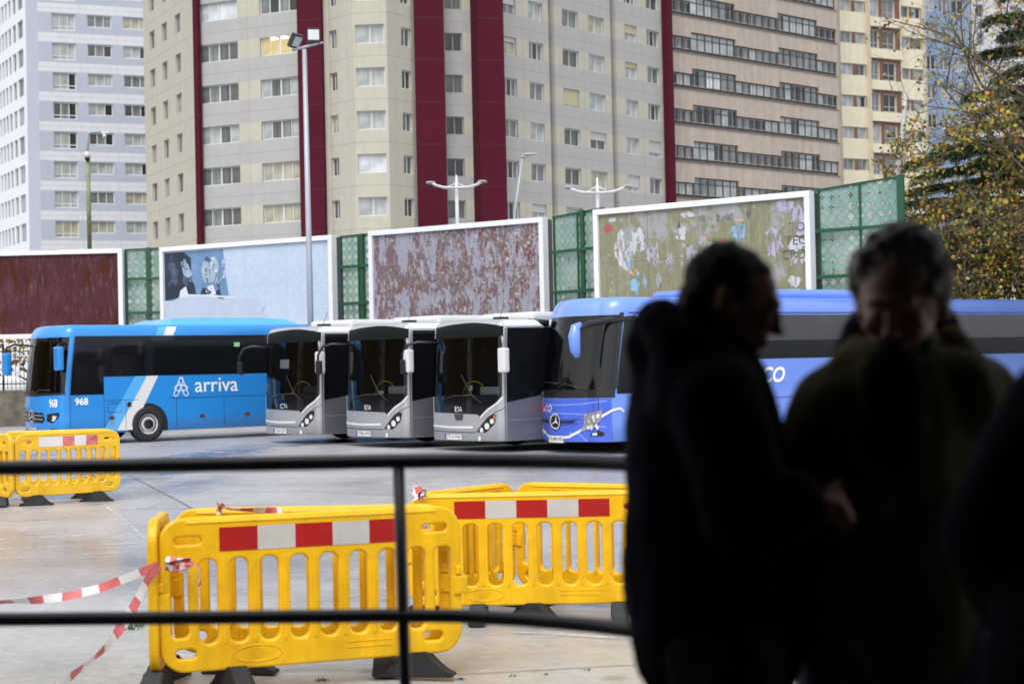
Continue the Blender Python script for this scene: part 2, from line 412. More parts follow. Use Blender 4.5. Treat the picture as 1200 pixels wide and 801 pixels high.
def rest_windows(parent, rest):
    if not rest: return
    bm = new(); mats = []
    for (s, u0, u1, zb, zt, k) in rest:
        ww, hh = round(u1 - u0, 2), round(zt - zb, 2)
        ms = win_meshes(ww, hh, k.get('cols', (.5,)), k.get('rows', ()), k.get('fm', frameW), k.get('t', .075), k.get('pk', 'light'), k.get('bl'), k.get('bh', .5), k.get('mid', False))
        M = Matrix.Translation(s.pt(u0, zb, s.dp)) @ Matrix.Rotation(s.rz, 4, 'Z')
        for me in ms:
            if not me: continue
            n0 = len(bm.faces); bm.from_mesh(me); bm.faces.ensure_lookup_table(); bm.verts.ensure_lookup_table()
            vs = set()
            for f in bm.faces[n0:]:
                mt = me.materials[f.material_index]
                if mt not in mats: mats.append(mt)
                f.material_index = mats.index(mt); vs.update(f.verts)
            bmesh.ops.transform(bm, matrix=M, verts=list(vs))
    link('window', bm, mats, parent, kind='stuff')
def top_cap(bm, pts, z, mi=0):
    f = bm.faces.new([bm.verts.new((p[0], p[1], z)) for p in pts]); f.material_index = mi
rnd = random.Random(3)
def pick(opts):
    return rnd.choices([o for o, _ in opts], [q for _, q in opts])[0]

# ================================================================== beige and grey tower block
cream = mat('cream_panels', (0.465, 0.445, 0.37), 0.75, var=.05, streak=.06); grey = mat('grey_panels', (0.39, 0.388, 0.38), 0.75, var=.04, streak=.05)
jnt = mat('panel_joint', (0.30, 0.29, 0.27), 0.9); burg = mat('burgundy_metal_cladding', (0.072, 0.006, 0.018), 0.7, spec=.12, var=.12, vs=.4); bjnt = mat('burgundy_joint', (0.04, 0.006, 0.012), .6)
nodesB = [XY(172, 129.5), XY(230, 118.3), XY(234, 118.5), XY(357, 114.8), XY(389, 114.4), XY(418, 112.4), XY(457.5, 112.2), XY(489, 114.4), XY(523, 115.6), XY(556, 116.2), XY(592, 117)]
bl = empty('apartment_tower', (nodesB[3].x, nodesB[3].y, 0), 0, 'beige and grey panelled apartment block with three burgundy columns up its front', 'building')
SB, PITCH, KS = 11.93, 2.85, range(-2, 9)
ZT = SB + PITCH * 8.6
budget = [100, []]
wall = new()      # materials: 0 cream 1 grey 2 joint
def bandmat(fc, cols_cream):
    def f(u, z):
        k = (z - SB) / PITCH; fr = (k - math.floor(k)) * PITCH
        if fr < 0.0: return 0
        inband = fr < 1.27
        if abs(fr - 2.02) < .025: return 2
        if inband: return 0 if cols_cream else 1
        return 1
    return f
def creammat(u, z):
    k = (z - SB) / PITCH; fr = (k - math.floor(k)) * PITCH
    return 2 if abs(fr - 2.02) < .025 else 0
fac = []
def addjoints(fa, us=()):
    for k in KS:
        z = SB + k * PITCH
        fa.cutz |= {z + 2.0, z + 2.04, z, z + 1.27}
    for u in us: fa.cutu |= {u, u + .035}
def jm(f0, us):
    def f(u, z):
        for q in us:
            if q < u < q + .035:
                return 2
        return f0(u, z)
    return f
# A left return
fa = Facade(nodesB[0], nodesB[1], 0, ZT)
for k in KS:
    z = SB + k * PITCH
    for x0, x1 in ((179, 185), (193.5, 199.5), (209, 215.5)):
        fa.win(fa.U(x0), fa.U(x1), z - .05, z + 1.3, pk=pick([('mid', 3), ('grey', 2), ('cream', 1)]), fm=frameG)
addjoints(fa); fac.append((fa, creammat))
# B grey front
fa = Facade(nodesB[2], nodesB[3], 0, ZT)
ua, ub, uc_, ud = fa.U(236), fa.U(282.5), fa.U(308.5), fa.U(354)
for k in KS:
    z = SB + k * PITCH
    a = pick([(('grey', 'grey', 'mid', 'mid'), 3), (('light', 'light', 'mid', 'light'), 2), (('grey', 'grey', 'grey', 'grey'), 2)])
    if k == 5: a = ('white',) * 4
    fa.win(ua, ub, z, z + 1.25, cols=(.25, .5, .75), pk=a, mid=True)
    b = pick([(('grey', 'light', 'grey', 'light'), 3), (('light', 'mid', 'grey', 'light'), 2), (('mid', 'grey', 'mid', 'grey'), 2)])
    if k in (0, 1): b = ('cream',) * 4
    if k == 4: b = ('lit',) * 4
    if k == 5: b = ('grey', 'dark', 'grey', 'dark')
    fa.win(uc_, ud, z, z + 1.25, cols=(.25, .5, .75), pk=b, mid=True)
us = [fa.U(294)]; addjoints(fa, us)
f0 = bandmat(fa, True); fac.append((fa, jm(f0, us)))
# C faceted bay
def bay(i, wins):
    fa = Facade(nodesB[i], nodesB[i + 1], 0, ZT)
    for k in KS:
        z = SB + k * PITCH
        for x0, x1, st in wins:
            fa.win(fa.U(x0), fa.U(x1), z, z + 1.25, pk=pick(st), cols=(.5,), bl=None)
    addjoints(fa); fac.append((fa, creammat))
bay(4, [(389.5, 398.5, [('grey', 2), ('cream', 1), ('mid', 2)])])
bay(5, [(420.5, 454.5, [('light', 4), ('cream', 2), ('white', 2)])])
bay(6, [(474.5, 486, [('mid', 3), ('grey', 1)])])
# D between the columns
fa = Facade(nodesB[8], nodesB[9], 0, ZT)
for k in KS:
    z = SB + k * PITCH
    fa.win(fa.U(525), fa.U(546), z, z + 1.25, pk=pick([('dark', 2), ('mid', 3)]), fm=frameG)
addjoints(fa); f0 = bandmat(fa, True); fac.append((fa, f0))
# E F G receding right part with two recesses
line = [nodesB[10], XY(788, 132.8)]
full = Facade(line[0], line[1], 0, ZT)
def sub(pxa, pxb):
    return Facade(full.pt(full.U(pxa), 0), full.pt(full.U(pxb), 0), 0, ZT)
def gopts(fa, x0, x1, z):
    st = pick([('p', 5), ('w', 3), ('c', 1), ('s', 2)])
    kw = dict(pk=pick([('light', 4), ('grey', 4), ('mid', 2), ('cream', 1)]))
    if st == 'w': kw.update(bl='w', bh=rnd.choice((.25, .45, .7)))
    if st == 'c': kw.update(bl='c', bh=rnd.choice((.3, .5, .92)))
    if st == 's': kw.update(pk=('grey', 'dark', 'grey'), cols=(.33, .67))
    fa.win(fa.U(x0), fa.U(x1), z, z + 1.25, **kw)
for (pa, pb, ws) in ((592, 647.5, ((593, 609.5), (624, 641))), (654.5, 720, ((663.5, 682.5), (694, 713))), (726.5, 780.5, ((736.5, 751), (762.5, 777)))):
    fa = sub(pa, pb)
    for k in KS:
        for x0, x1 in ws: gopts(fa, x0, x1, SB + k * PITCH)
    us = [fa.U((ws[0][1] + ws[1][0]) / 2)]; addjoints(fa, us); f0 = bandmat(fa, True); fac.append((fa, jm(f0, us)))
for (pa, pb) in ((647.5, 654.5), (720, 726.5)):
    u0, u1 = full.U(pa), full.U(pb)
    for (p, q) in (((u0, 0), (u0, .9)), ((u0, .9), (u1, .9)), ((u1, .9), (u1, 0))):
        fa = Facade(full.pt(p[0], 0, p[1]), full.pt(q[0], 0, q[1]), 0, ZT); addjoints(fa); fac.append((fa, bandmat(fa, True)))
for fa, f in fac: fa.wall(wall, f)
# closing body behind
back = [nodesB[0], XY(172, 150), XY(770, 155), XY(789, 134)]
for a, b in ((back[3], back[2]), (back[2], back[1]), (back[1], back[0])):
    quad(wall, (a.x, a.y, 0), (b.x, b.y, 0), (b.x, b.y, ZT), (a.x, a.y, ZT), 0)
top_cap(wall, nodesB + [XY(788, 132.8)] + back[2:0:-1], ZT, 1)
for a, b in ((nodesB[3], nodesB[4]), (nodesB[7], nodesB[8]), (nodesB[9], nodesB[10])):
    quad(wall, (a.x, a.y, 0), (b.x, b.y, 0), (b.x, b.y, ZT), (a.x, a.y, ZT), 0)
link('wall', wall, [cream, grey, jnt], bl)
order = [f for f, _ in fac]
for fa, _ in fac:
    fa.wins = sorted(fa.wins, key=lambda w_: abs(w_[2] - 22))
allw = sorted(((abs(w_[2] - 21) , id(fa), fa, w_) for fa, _ in fac for w_ in fa.wins), key=lambda t_: t_[:2])
Wi = WM[bl.name].inverted()
for i, (_, _, fa, w_) in enumerate(allw):
    if i < 100: place_window(fa, w_[0], w_[1], w_[2], w_[3], w_[4], bl, Wi)
rest_windows(bl, [(fa, *w_) for (_, _, fa, w_) in allw[100:]])
# the burgundy columns
def red_col(pa, pb, da, db, out=1.3, side=0.0):
    a, b = XY(pa, da), XY(pb, db); u = (b - a).normalized(); n = Vector((u.y, -u.x))
    bm = new(); A, B = a + n * out, b + n * out
    zz = [0] + [SB + 2.02 + k * PITCH for k in KS] + [ZT + 1.2]
    for i in range(len(zz) - 1):
        z0, z1 = zz[i], zz[i + 1]
        c = [(a.x, a.y), (A.x, A.y), (B.x, B.y), (b.x, b.y)]
        for j in range(3):
            p, q = c[j], c[j + 1]
            quad(bm, (*p, z0 + .04), (*q, z0 + .04), (*q, z1), (*p, z1), 0); quad(bm, (*p, z0), (*q, z0), (*q, z0 + .04), (*p, z0 + .04), 1)
    top_cap(bm, [a, A, B, b], ZT + 1.2); link('column', bm, [burg, bjnt], bl)
red_col(230.2, 234, 118.3, 118.5, .5)
red_col(357.2, 385.5, 115.2, 114.8, .8); red_col(488, 522, 115, 115.4, 1.0); red_col(556, 586, 116.2, 116.8, 1.6); red_col(780.8, 787.5, 132, 132.6, .45)
# lamps in the lit room
fa = fac[1][0]; bm = new(); z = SB + 4 * PITCH
for u in (.35, .62, .88): box(bm, tuple(fa.pt(uc_ + (ud - uc_) * u - .28, z + 1.08, .17)), tuple(fa.pt(uc_ + (ud - uc_) * u + .28, z + 1.16, .18)))
link('ceiling_lamp', bm, lampM, bl)

# ================================================================== white and blue-grey tower
wpan = mat('white_panels', (0.62, 0.63, 0.67), 0.7, var=.04, streak=.05); bpan = mat('blue_grey_panels', (0.40, 0.43, 0.51), 0.7, var=.04); wbr = mat('side_lit_white_render', (0.72, 0.74, 0.77), 0.7, var=.03); wj = mat('white_panel_joint', (0.42, 0.44, 0.48), .9)  # left face gets a brighter white: light from the left put into its colour
nl = [XY(-40, 193), XY(34, 167.5), XY(48, 165.2), XY(186, 169.5)]
bL = empty('apartment_tower', (nl[1].x, nl[1].y, 0), 0, 'white and pale blue-grey apartment tower at the left edge', 'building')
SL, PL = 35.5 - 2.89 * 11, 2.89; ZL = 35.5 + 2.89 * 3
wall = new(); fl = []
def lmat(u, z):
    fr = ((z - SL + .25) / PL % 1) * PL
    if abs(fr - 2.45) < .02: return 3
    return 1 if fr < 2.0 else 0
def lcuts(fa, us=()):
    for k in range(-1, 15):
        z = SL + k * PL - .25; fa.cutz |= {z, z + 2.0, z + 2.43, z + 2.47}
    for u in us: fa.cutu |= {u, u + .035}
fa = Facade(nl[2], nl[3], 0, ZL)
for k in range(1, 14):
    z = SL + k * PL
    for i, (x0, x1) in enumerate(((64.5, 92.5), (106, 135), (148, 177))):
        lo = z if i == 0 else z + .45
        st = pick([('light', 4), ('cream', 1), (('mid', 'grey', 'dark'), 2), (('light', 'light', 'dark'), 2), ('grey', 2)])
        fa.win(fa.U(x0), fa.U(x1), lo, z + 1.66, cols=(.33, .67), rows=(.25,) if i == 0 else (), pk=st, t=.11)
us = [fa.U(97), fa.U(141)]; lcuts(fa, us); fl.append((fa, jm(lmat, us) if False else (lambda u, z, us=us: 3 if any(q < u < q + .035 for q in us) else lmat(u, z))))
fa = Facade(nl[1], nl[2], 0, ZL); lcuts(fa); fl.append((fa, lambda u, z: 1 if (3 if abs(((z - SL + .25) / PL % 1) * PL - 2.45) < .02 else 0) == 0 else 3))
fa = Facade(nl[0], nl[1], 0, ZL)
for k in range(1, 14):
    z = SL + k * PL
    for (x0, x1) in ((24, 30.5), (18.2, 22.4), (13.2, 16.5), (9, 12), (5.2, 8), (1.6, 4.2), (-2, .4), (-6, -4)):
        fa.win(fa.U(x0), fa.U(x1), z - .05, z + 1.75, cols=(.5,), rows=(), pk=pick([('light', 3), ('grey', 3), ('mid', 1)]), t=.1, fm=frameG)
lcuts(fa); fl.append((fa, lambda u, z: 2))
for fa, f in fl: fa.wall(wall, f)
bk = [XY(-60, 215), XY(200, 205)]
quad(wall, (nl[0].x, nl[0].y, 0), (nl[0].x, nl[0].y, ZL), (bk[0].x, bk[0].y, ZL), (bk[0].x, bk[0].y, 0), 0)
quad(wall, (nl[3].x, nl[3].y, 0), (bk[1].x, bk[1].y, 0), (bk[1].x, bk[1].y, ZL), (nl[3].x, nl[3].y, ZL), 0)
top_cap(wall, nl + [bk[1], bk[0]], ZL)
link('wall', wall, [wpan, bpan, wbr, wj], bL)
Wi = WM[bL.name].inverted()
vis = [(fa, w_) for fa, _ in fl for w_ in fa.wins]
vis.sort(key=lambda t_: (abs(t_[1][2] - 24) + (8 if t_[0] is fl[2][0] else 0)))
for fa, w_ in vis[:100]: place_window(fa, *w_, bL, Wi)
rest_windows(bL, [(fa, *w_) for fa, w_ in vis[100:]])

# ================================================================== pink block with stepped window bands
pink = mat('pink_render', (0.45, 0.38, 0.325), 0.8, var=.07, streak=.16)
fa = Facade(XY(788.5, 134), XY(986.5, 148.9), 0, 46)
bP = empty('apartment_block', (fa.a.x, fa.a.y, 0), 0, 'pinkish rendered apartment block with stepped dark ribbon windows', 'building')
SP, PP = 23.6, 2.9
segs = [(789.5, 815, 1.2), (815, 867, 1.66), (867, 917, 1.2), (917, 963, 1.66), (963, 985, 1.2)]
for k in range(-5, 7):
    for x0, x1, h in segs: fa.win(fa.U(x0), fa.U(x1), SP + k * PP, SP + k * PP + h)
bm = new(); fa.wall(bm, lambda u, z: 0)
e = XY(1000, 168); c0 = XY(800, 150)
quad(bm, (fa.b.x, fa.b.y, 0), (e.x, e.y, 0), (e.x, e.y, 46), (fa.b.x, fa.b.y, 46)); quad(bm, (fa.a.x, fa.a.y, 46), (fa.b.x, fa.b.y, 46), (e.x, e.y, 46), (c0.x, c0.y, 46))
quad(bm, (fa.a.x, fa.a.y, 0), (fa.a.x, fa.a.y, 46), (c0.x, c0.y, 46), (c0.x, c0.y, 0))
# thin stained sill line under each band
for k in range(-5, 7):
    z = SP + k * PP
    a, b = fa.pt(.1, z - .10, -.06), fa.pt(fa.L - .1, z - .10, -.06); a2, b2 = fa.pt(.1, z - .02, -.06), fa.pt(fa.L - .1, z - .02, -.06); a3, b3 = fa.pt(.1, z - .02, .0), fa.pt(fa.L - .1, z - .02, .0); a4, b4 = fa.pt(.1, z - .1, 0), fa.pt(fa.L - .1, z - .1, 0)
    quad(bm, a, b, b2, a2, 1); quad(bm, a2, b2, b3, a3, 1); quad(bm, a4, b4, b, a, 1)
link('wall', bm, [pink, mat('stained_sill', (0.16, 0.13, 0.11), .8, var=.4, vs=3)], bP)
Wi = WM[bP.name].inverted()
for (u0, u1, zb, zt, _) in fa.wins:
    n = max(2, round((u1 - u0) / .92)); hh = zt - zb; tall = hh > 1.3
    bm = new(); W_ = u1 - u0; t = .085
    box(bm, (0, -.03, 0), (W_, .05, t)); box(bm, (0, -.03, hh - t), (W_, .05, hh)); box(bm, (0, -.026, .2), (W_, .05, .2 + t * .7))
    if tall: box(bm, (0, -.026, hh - .5), (W_, .05, hh - .5 + t * .6))
    for i in range(n + 1):
        tt = .13 if i % 2 == 0 else .07; x = min(max(W_ * i / n, tt / 2), W_ - tt / 2); box(bm, (x - tt / 2, -.022, t), (x + tt / 2, .05, hh - t))
    me = bpy.data.meshes.new('window_band'); bm.to_mesh(me); bm.free(); me.materials.append(frameD)
    o = bpy.data.objects.new('window_band', me); COL.objects.link(o); o.parent = bP; o.location = Wi @ fa.pt(u0, zb, fa.dp); o.rotation_euler = (0, 0, fa.rz)
    bm = new(); bf = new(); ks = ['light', 'grey', 'mid', 'dark', 'white']; cur = rnd.choice(ks[:3])
    for i in range(n):
        if rnd.random() < .55: cur = pick([('light', 4), ('grey', 4), ('mid', 3), ('dark', 3), ('white', 1)])
        x0, x1 = W_ * i / n, W_ * (i + 1) / n
        quad(bm, (x0, .03, .2), (x1, .03, .2), (x1, .03, hh - .01), (x0, .03, hh - .01), ks.index(cur)); quad(bm, (x0, .03, 0.01), (x1, .03, .01), (x1, .03, .2), (x0, .03, .2), 3)
        xm = (x0 + x1) / 2; box(bf, (xm - .022, -.01, .27), (xm + .022, .045, hh - .1)); box(bf, (x0 + .06, -.012, .27), (x1 - .06, .04, .32)); box(bf, (x0 + .06, -.012, hh - .15), (x1 - .06, .04, hh - .1))
    mp = bpy.data.meshes.new('pane'); bm.to_mesh(mp); bm.free()
    for q in ks: mp.materials.append(PANES[q])
    c = bpy.data.objects.new('pane', mp); COL.objects.link(c); c.parent = o
    mf = bpy.data.meshes.new('sash'); bf.to_mesh(mf); bf.free(); mf.materials.append(frameG)
    c = bpy.data.objects.new('sash', mf); COL.objects.link(c); c.parent = o

# ================================================================== cream block with brown balconies
ycr = mat('pale_yellow_render', (0.66, 0.60, 0.46), 0.8, var=.05, streak=.08); brn = mat('brown_infill', (0.15, 0.075, 0.055), 0.7)
a, b = XY(987, 153), XY(1087, 158.2)
full = Facade(a, b, 0, 50)
bY = empty('apartment_block', (a.x, a.y, 0), 0, 'pale yellow apartment block with brown framed windows and enclosed balconies', 'building')
SY, PY_ = 30.3, 2.87
wall = new(); fy = []
def ymat(ws):
    def f(u, z):
        fr = ((z - SY) / PY_ % 1) * PY_
        return 1 if fr < 1.05 and ws[0] < u < ws[1] else 0
    return f
for (pa, pb, ws) in ((987, 1020, ((989, 1003), (1007.5, 1018.6))), (1057, 1087, ((1058, 1071), (1074, 1085)))):
    fa = Facade(full.pt(full.U(pa), 0), full.pt(full.U(pb), 0), 0, 50)
    for k in range(-6, 5):
        z = SY + k * PY_
        for x0, x1 in ws: fa.win(fa.U(x0), fa.U(x1), z, z + 1.05, pk=pick([('light', 3), ('grey', 3), ('mid', 1), (('light', 'dark'), 2)]), t=.09, fm=frameG)
        fa.cutz |= {z, z + 1.05}
    r_ = (fa.U(ws[0][0]), fa.U(ws[1][1]) + .1); fa.cutu |= {r_[1]}; fy.append((fa, ymat(r_)))
fa = Facade(full.pt(full.U(1020), 0, -.5), full.pt(full.U(1057), 0, -.5), 0, 50)
for k in range(-6, 5):
    z = SY + k * PY_
    for x0, x1 in ((1021.5, 1035), (1039, 1054)): fa.win(fa.U(x0), fa.U(x1), z - .35, z + 1.3, rows=(.3,), pk=pick([('light', 3), ('grey', 3), ('mid', 2), ('dark', 1)]), t=.09, fm=frameG)
    fa.cutz |= {z - .4, z + 1.6}
fa.cutu |= {.15, fa.L - .15}
Lb = fa.L
fy.append((fa, lambda u, z: 1 if .15 < u < Lb - .15 and (((z - SY + .4) / PY_ % 1) * PY_) < 2.0 else 0))
for x, s_ in ((1020, 0), (1057, 1)):
    p, q = full.pt(full.U(x), 0), full.pt(full.U(x), 0, -.5)
    quad(wall, (p.x, p.y, 0), (q.x, q.y, 0), (q.x, q.y, 50), (p.x, p.y, 50), 0)
for f_, m_ in fy: f_.wall(wall, m_)
e1, e2 = XY(1000, 172), XY(1092, 172)
quad(wall, (a.x, a.y, 0), (a.x, a.y, 50), (e1.x, e1.y, 50), (e1.x, e1.y, 0)); quad(wall, (b.x, b.y, 0), (e2.x, e2.y, 0), (e2.x, e2.y, 50), (b.x, b.y, 50))
quad(wall, (a.x, a.y, 50), (b.x, b.y, 50), (e2.x, e2.y, 50), (e1.x, e1.y, 50))
link('wall', wall, [ycr, brn], bY)
Wi = WM[bY.name].inverted()
for f_, _ in fy:
    for w_ in f_.wins: place_window(f_, *w_, bY, Wi)
# balcony slabs project
for k in range(-6, 5):
    z = SY + k * PY_ - 1.27
    bm = new(); q = [fa.pt(-.05, z, -.25), fa.pt(fa.L + .05, z, -.25), fa.pt(fa.L + .05, z, -.003), fa.pt(-.05, z, -.003)]
    lo = [bm.verts.new(p) for p in q]; hi = [bm.verts.new(p + Vector((0, 0, .85))) for p in q]
    bm.faces.new(lo); bm.faces.new(hi)
    for i in range(4): bm.faces.new((lo[i], lo[(i + 1) % 4], hi[(i + 1) % 4], hi[i]))
    link('balcony_parapet', bm, ycr, bY)

# ================================================================== blue block and grey block behind the trees
def simple_block(pxa, da, pxb, db, m, label, sill, pitch, ws, ztop, kind_fm, zb=0, h=1.3, name='apartment_block', opts=(('light', 3), ('grey', 2), ('dark', 3))):
    fa = Facade(XY(pxa, da), XY(pxb, db), 0, ztop)
    rt = empty(name, (fa.a.x, fa.a.y, 0), 0, label, 'building')
    z = sill - pitch * 8
    while z < ztop - 2:
        if z > 3:
            for x0, x1 in ws: fa.win(fa.U(x0), fa.U(x1), z, z + h, pk=pick(list(opts)), t=.1, fm=kind_fm)
        fa.cutz |= {z - .3, z - .26}; z += pitch
    bm = new(); fa.wall(bm, lambda u, z_: 0)
    a_, b_ = fa.a, fa.b; n = fa.n * 14
    quad(bm, a_, a_ + n, (a_ + n) + Vector((0, 0, ztop)), a_ + Vector((0, 0, ztop))); quad(bm, b_, b_ + Vector((0, 0, ztop)), b_ + n + Vector((0, 0, ztop)), b_ + n)
    quad(bm, a_ + Vector((0, 0, ztop)), b_ + Vector((0, 0, ztop)), b_ + n + Vector((0, 0, ztop)), a_ + n + Vector((0, 0, ztop)))
    link('wall', bm, m, rt); Wi = WM[rt.name].inverted()
    for w_ in fa.wins: place_window(fa, *w_, rt, Wi)
simple_block(1089, 168, 1143, 171, mat('blue_tiles', (0.22, 0.30, 0.43), .6, var=.06), 'blue clad apartment block seen between the cream block and the trees', 30.2, 2.9, ((1090.5, 1102), (1106, 1117), (1121, 1136)), 52, frameW, h=1.45)
simple_block(1144, 176, 1290, 182, mat('light_grey_render', (0.58, 0.58, 0.60), .8, var=.05, streak=.1), 'plain light grey apartment block behind the tree tops at the right', 31, 2.95, ((1150, 1158), (1190, 1204), (1240, 1255)), 50, frameG)
# ================================================================== boundary wall, railings, billboards, screens
FX = [XY(-60, 64.8), XY(143, 64.5), XY(188, 64.5), XY(390, 60.2), XY(433, 59.0), XY(638, 54.8), XY(697, 52.7), XY(951, 48.1), XY(1054, 46.4)]
stone = mat('dark_granite_wall', (0.13, 0.115, 0.09), 0.85, var=.45, vs=2.2, bmp=.6); iron = mat('iron_railing_paint', (0.015, 0.016, 0.016), .5)
bw = empty('boundary_wall', (FX[0].x, FX[0].y, 0), 0, 'low mossy stone wall with black iron railings behind the parked buses', 'wall')
bm = new(); pts = FX + [XY(1120, 52), XY(1300, 58)]
for a, b in zip(pts[:-1], pts[1:]):
    u = (b - a).normalized(); n = Vector((-u.y, u.x)) * .4
    for (zl, zh, o_) in ((-.4, 1.28, 0), (1.283, 1.38, .05)):
        c = [a - n * o_ * .5, b - n * o_ * .5, b + n, a + n]
        lo = [bm.verts.new((p.x, p.y, zl)) for p in c]; hi = [bm.verts.new((p.x, p.y, zh)) for p in c]
        for i in range(4): bm.faces.new((lo[i], lo[(i + 1) % 4], hi[(i + 1) % 4], hi[i]))
        bm.faces.new(hi)
link('wall', bm, stone, bw)
bm = new(); a, b = pts[0], pts[3]
for a, b in ((pts[0], pts[1]), (pts[1], pts[2])):
    u = (b - a); L = u.length; u.normalize(); n = Vector((-u.y, u.x)) * .2; a = a + n
    for i in range(int(L / .16)):
        p = a + u * (.16 * i); big = i % 12 == 0; r = .045 if big else .012
        tube(bm, [(p.x, p.y, 1.38), (p.x, p.y, 3.05 if not big else 3.15)], r, 5)
    for z in (1.62, 2.85): tube(bm, [(a.x, a.y, z), (a.x + u.x * L, a.y + u.y * L, z)], .022, 4)
link('railing', bm, iron, bw)

whitef = mat('billboard_white_frame', (0.74, 0.75, 0.79), .5, var=.04); backm = mat('billboard_grey_sheet', (0.07, 0.075, 0.085), .6); steel = mat('galvanised_steel', (0.33, 0.35, 0.37), .45, metal=.3)
def peel(name, kind):
    m = bpy.data.materials.new(name); t, p, out = nodes(m); p.inputs['Roughness'].default_value = .7; p.inputs['Specular IOR Level'].default_value = .12
    n1 = tex(t, .55, 8, .72, dist=.25, sc=(1, 1, .8)); n2 = tex(t, .9, 10, .8, dist=.15, sc=(1.3, 1, .6)); n3 = tex(t, 3.2, 6, .8, sc=(2.6, 2.6, .45)); n4 = tex(t, 7, 5, .8)
    if kind == 'maroon':
        c = ramp(t, n2.outputs[0], [(.3, (.05, .014, .018)), (.55, (.085, .028, .036)), (.8, (.14, .07, .078))]).outputs[0]
        f = ramp(t, n3.outputs[0], [(.55, 0), (.70, .6)]); c = mixc(t, f.outputs[0], c, (.24, .18, .2))
        n5 = tex(t, .9, 5, .7, sc=(2.5, 1, .7)); f2 = ramp(t, n5.outputs[0], [(.54, 0), (.58, .85)]); c = mixc(t, f2.outputs[0], c, (.07, .018, .008))
    elif kind == 'mottled':
        c = ramp(t, n2.outputs[0], [(.36, (.30, .30, .37)), (.495, (.33, .325, .39)), (.515, (.14, .09, .095)), (.55, (.18, .11, .115)), (.575, (.20, .18, .14)), (.60, (.36, .36, .42))], 'LINEAR').outputs[0]
        f = ramp(t, n3.outputs[0], [(.5, 0), (.56, 1)]); g = ramp(t, n4.outputs[0], [(.42, (.15, .04, .055)), (.52, (.2, .17, .11)), (.6, (.46, .46, .52))])
        sx = t.nodes.new('ShaderNodeTexCoord'); sp = t.nodes.new('ShaderNodeSeparateXYZ'); t.links.new(sx.outputs['Object'], sp.inputs[0])
        mr = t.nodes.new('ShaderNodeMapRange'); t.links.new(sp.outputs[0], mr.inputs[0]); mr.inputs[1].default_value = 1.2; mr.inputs[2].default_value = 4.5
        mu = t.nodes.new('ShaderNodeMath'); mu.operation = 'MULTIPLY'; t.links.new(f.outputs[0], mu.inputs[0]); t.links.new(mr.outputs[0], mu.inputs[1])
        c = mixc(t, mu.outputs[0], c, g.outputs[0])
    elif kind == 'olive':
        c = ramp(t, n3.outputs[0], [(.3, (.18, .175, .10)), (.5, (.235, .23, .15)), (.7, (.30, .295, .23))]).outputs[0]
        f = ramp(t, n1.outputs[0], [(.55, 0), (.60, .85)]); c = mixc(t, f.outputs[0], c, (.33, .34, .36))
        f2 = ramp(t, n2.outputs[0], [(.60, 0), (.64, .9)]); c = mixc(t, f2.outputs[0], c, (.52, .53, .60))
        n5 = tex(t, 1.1, 6, .7, dist=.8); f3 = ramp(t, n5.outputs[0], [(.655, 0), (.68, .9)]); c = mixc(t, f3.outputs[0], c, (.24, .42, .62))
    else:
        c = ramp(t, n1.outputs[0], [(.3, (.43, .52, .66)), (.7, (.50, .60, .74))]).outputs[0]
        f = ramp(t, n3.outputs[0], [(.4, 0), (.8, .25)]); c = mixc(t, f.outputs[0], c, (.52, .56, .66))
    g = ramp(t, n4.outputs[0], [(.3, (.86,) * 3), (.7, (1.05,) * 3)]); c = mixc(t, 1.0, c, g.outputs[0], 'MULTIPLY')
    t.links.new(c, p.inputs['Base Color']); bump(t, p, n2.outputs[0], .25, .01); return m
ZB, ZTP = 3.32, 6.64
def billboard(a, b, m, label, zt=ZTP, zb=ZB, seam=None):
    u = (b - a); L = u.length; u.normalize(); rz = math.atan2(u.y, u.x)
    rt = empty('billboard', (a.x, a.y, 0), rz, label, 'billboard', 'large street billboards behind the buses')
    H = zt - zb; t = .17
    bm = new(); box(bm, (0, -.12, zb), (L, .18, zb + t), bev=.01); box(bm, (0, -.12, zt - t), (L, .18, zt), bev=.01)
    box(bm, (0.001, -.115, zb + t + .002), (t, .18, zt - t - .002)); box(bm, (L - t, -.115, zb + t + .002), (L - .001, .18, zt - t - .002)); link('frame', bm, whitef, rt, local=True)
    bm = new(); box(bm, (t, -.03, zb + t), (L - t, .0, zt - t))
    o = link('poster', bm, m, rt, local=True)
    bm = new(); n = 4
    for i in range(1, n): x = t + (L - 2 * t) * i / n; box(bm, (x - .008, -.034, zb + t + .02), (x + .008, -.0305, zt - t - .02))
    z = (zb + zt) / 2; box(bm, (t + .02, -.0335, z - .008), (L - t - .02, -.0302, z + .008))
    link('seam', bm, seam or mat('poster_seam', (.12, .11, .12), .7), rt, local=True)
    bm = new(); box(bm, (.02, .182, zb + .1), (L - .02, .45, zt - .06)); link('back_sheet', bm, backm, rt, local=True)
    for x in (.8, L / 2, L - .8):
        bm = new(); box(bm, (x - .09, .452, -.3), (x + .09, .63, zt - .4)); link('post', bm, steel, rt, local=True)
    return rt, L
b1, L1 = billboard(FX[0], FX[1], peel('bare_maroon_board', 'maroon'), 'billboard with bare rust-stained maroon board and white frame, at the left edge', seam=mat('maroon_seam', (.045, .018, .02), .8))
b2, L2 = billboard(FX[2], FX[3], peel('pale_blue_poster', 'blue'), 'billboard with pale blue poster of a couple in black and white', seam=mat('faint_seam', (.40, .48, .61), .7))
b3, L3 = billboard(FX[4], FX[5], peel('torn_mottled_poster', 'mottled'), 'billboard of torn lavender, maroon and olive poster remains behind the silver buses')
b4, L4 = billboard(FX[6], FX[7], peel('torn_olive_poster', 'olive'), 'billboard with olive green board and scraps of pale posters behind the man with the hood')
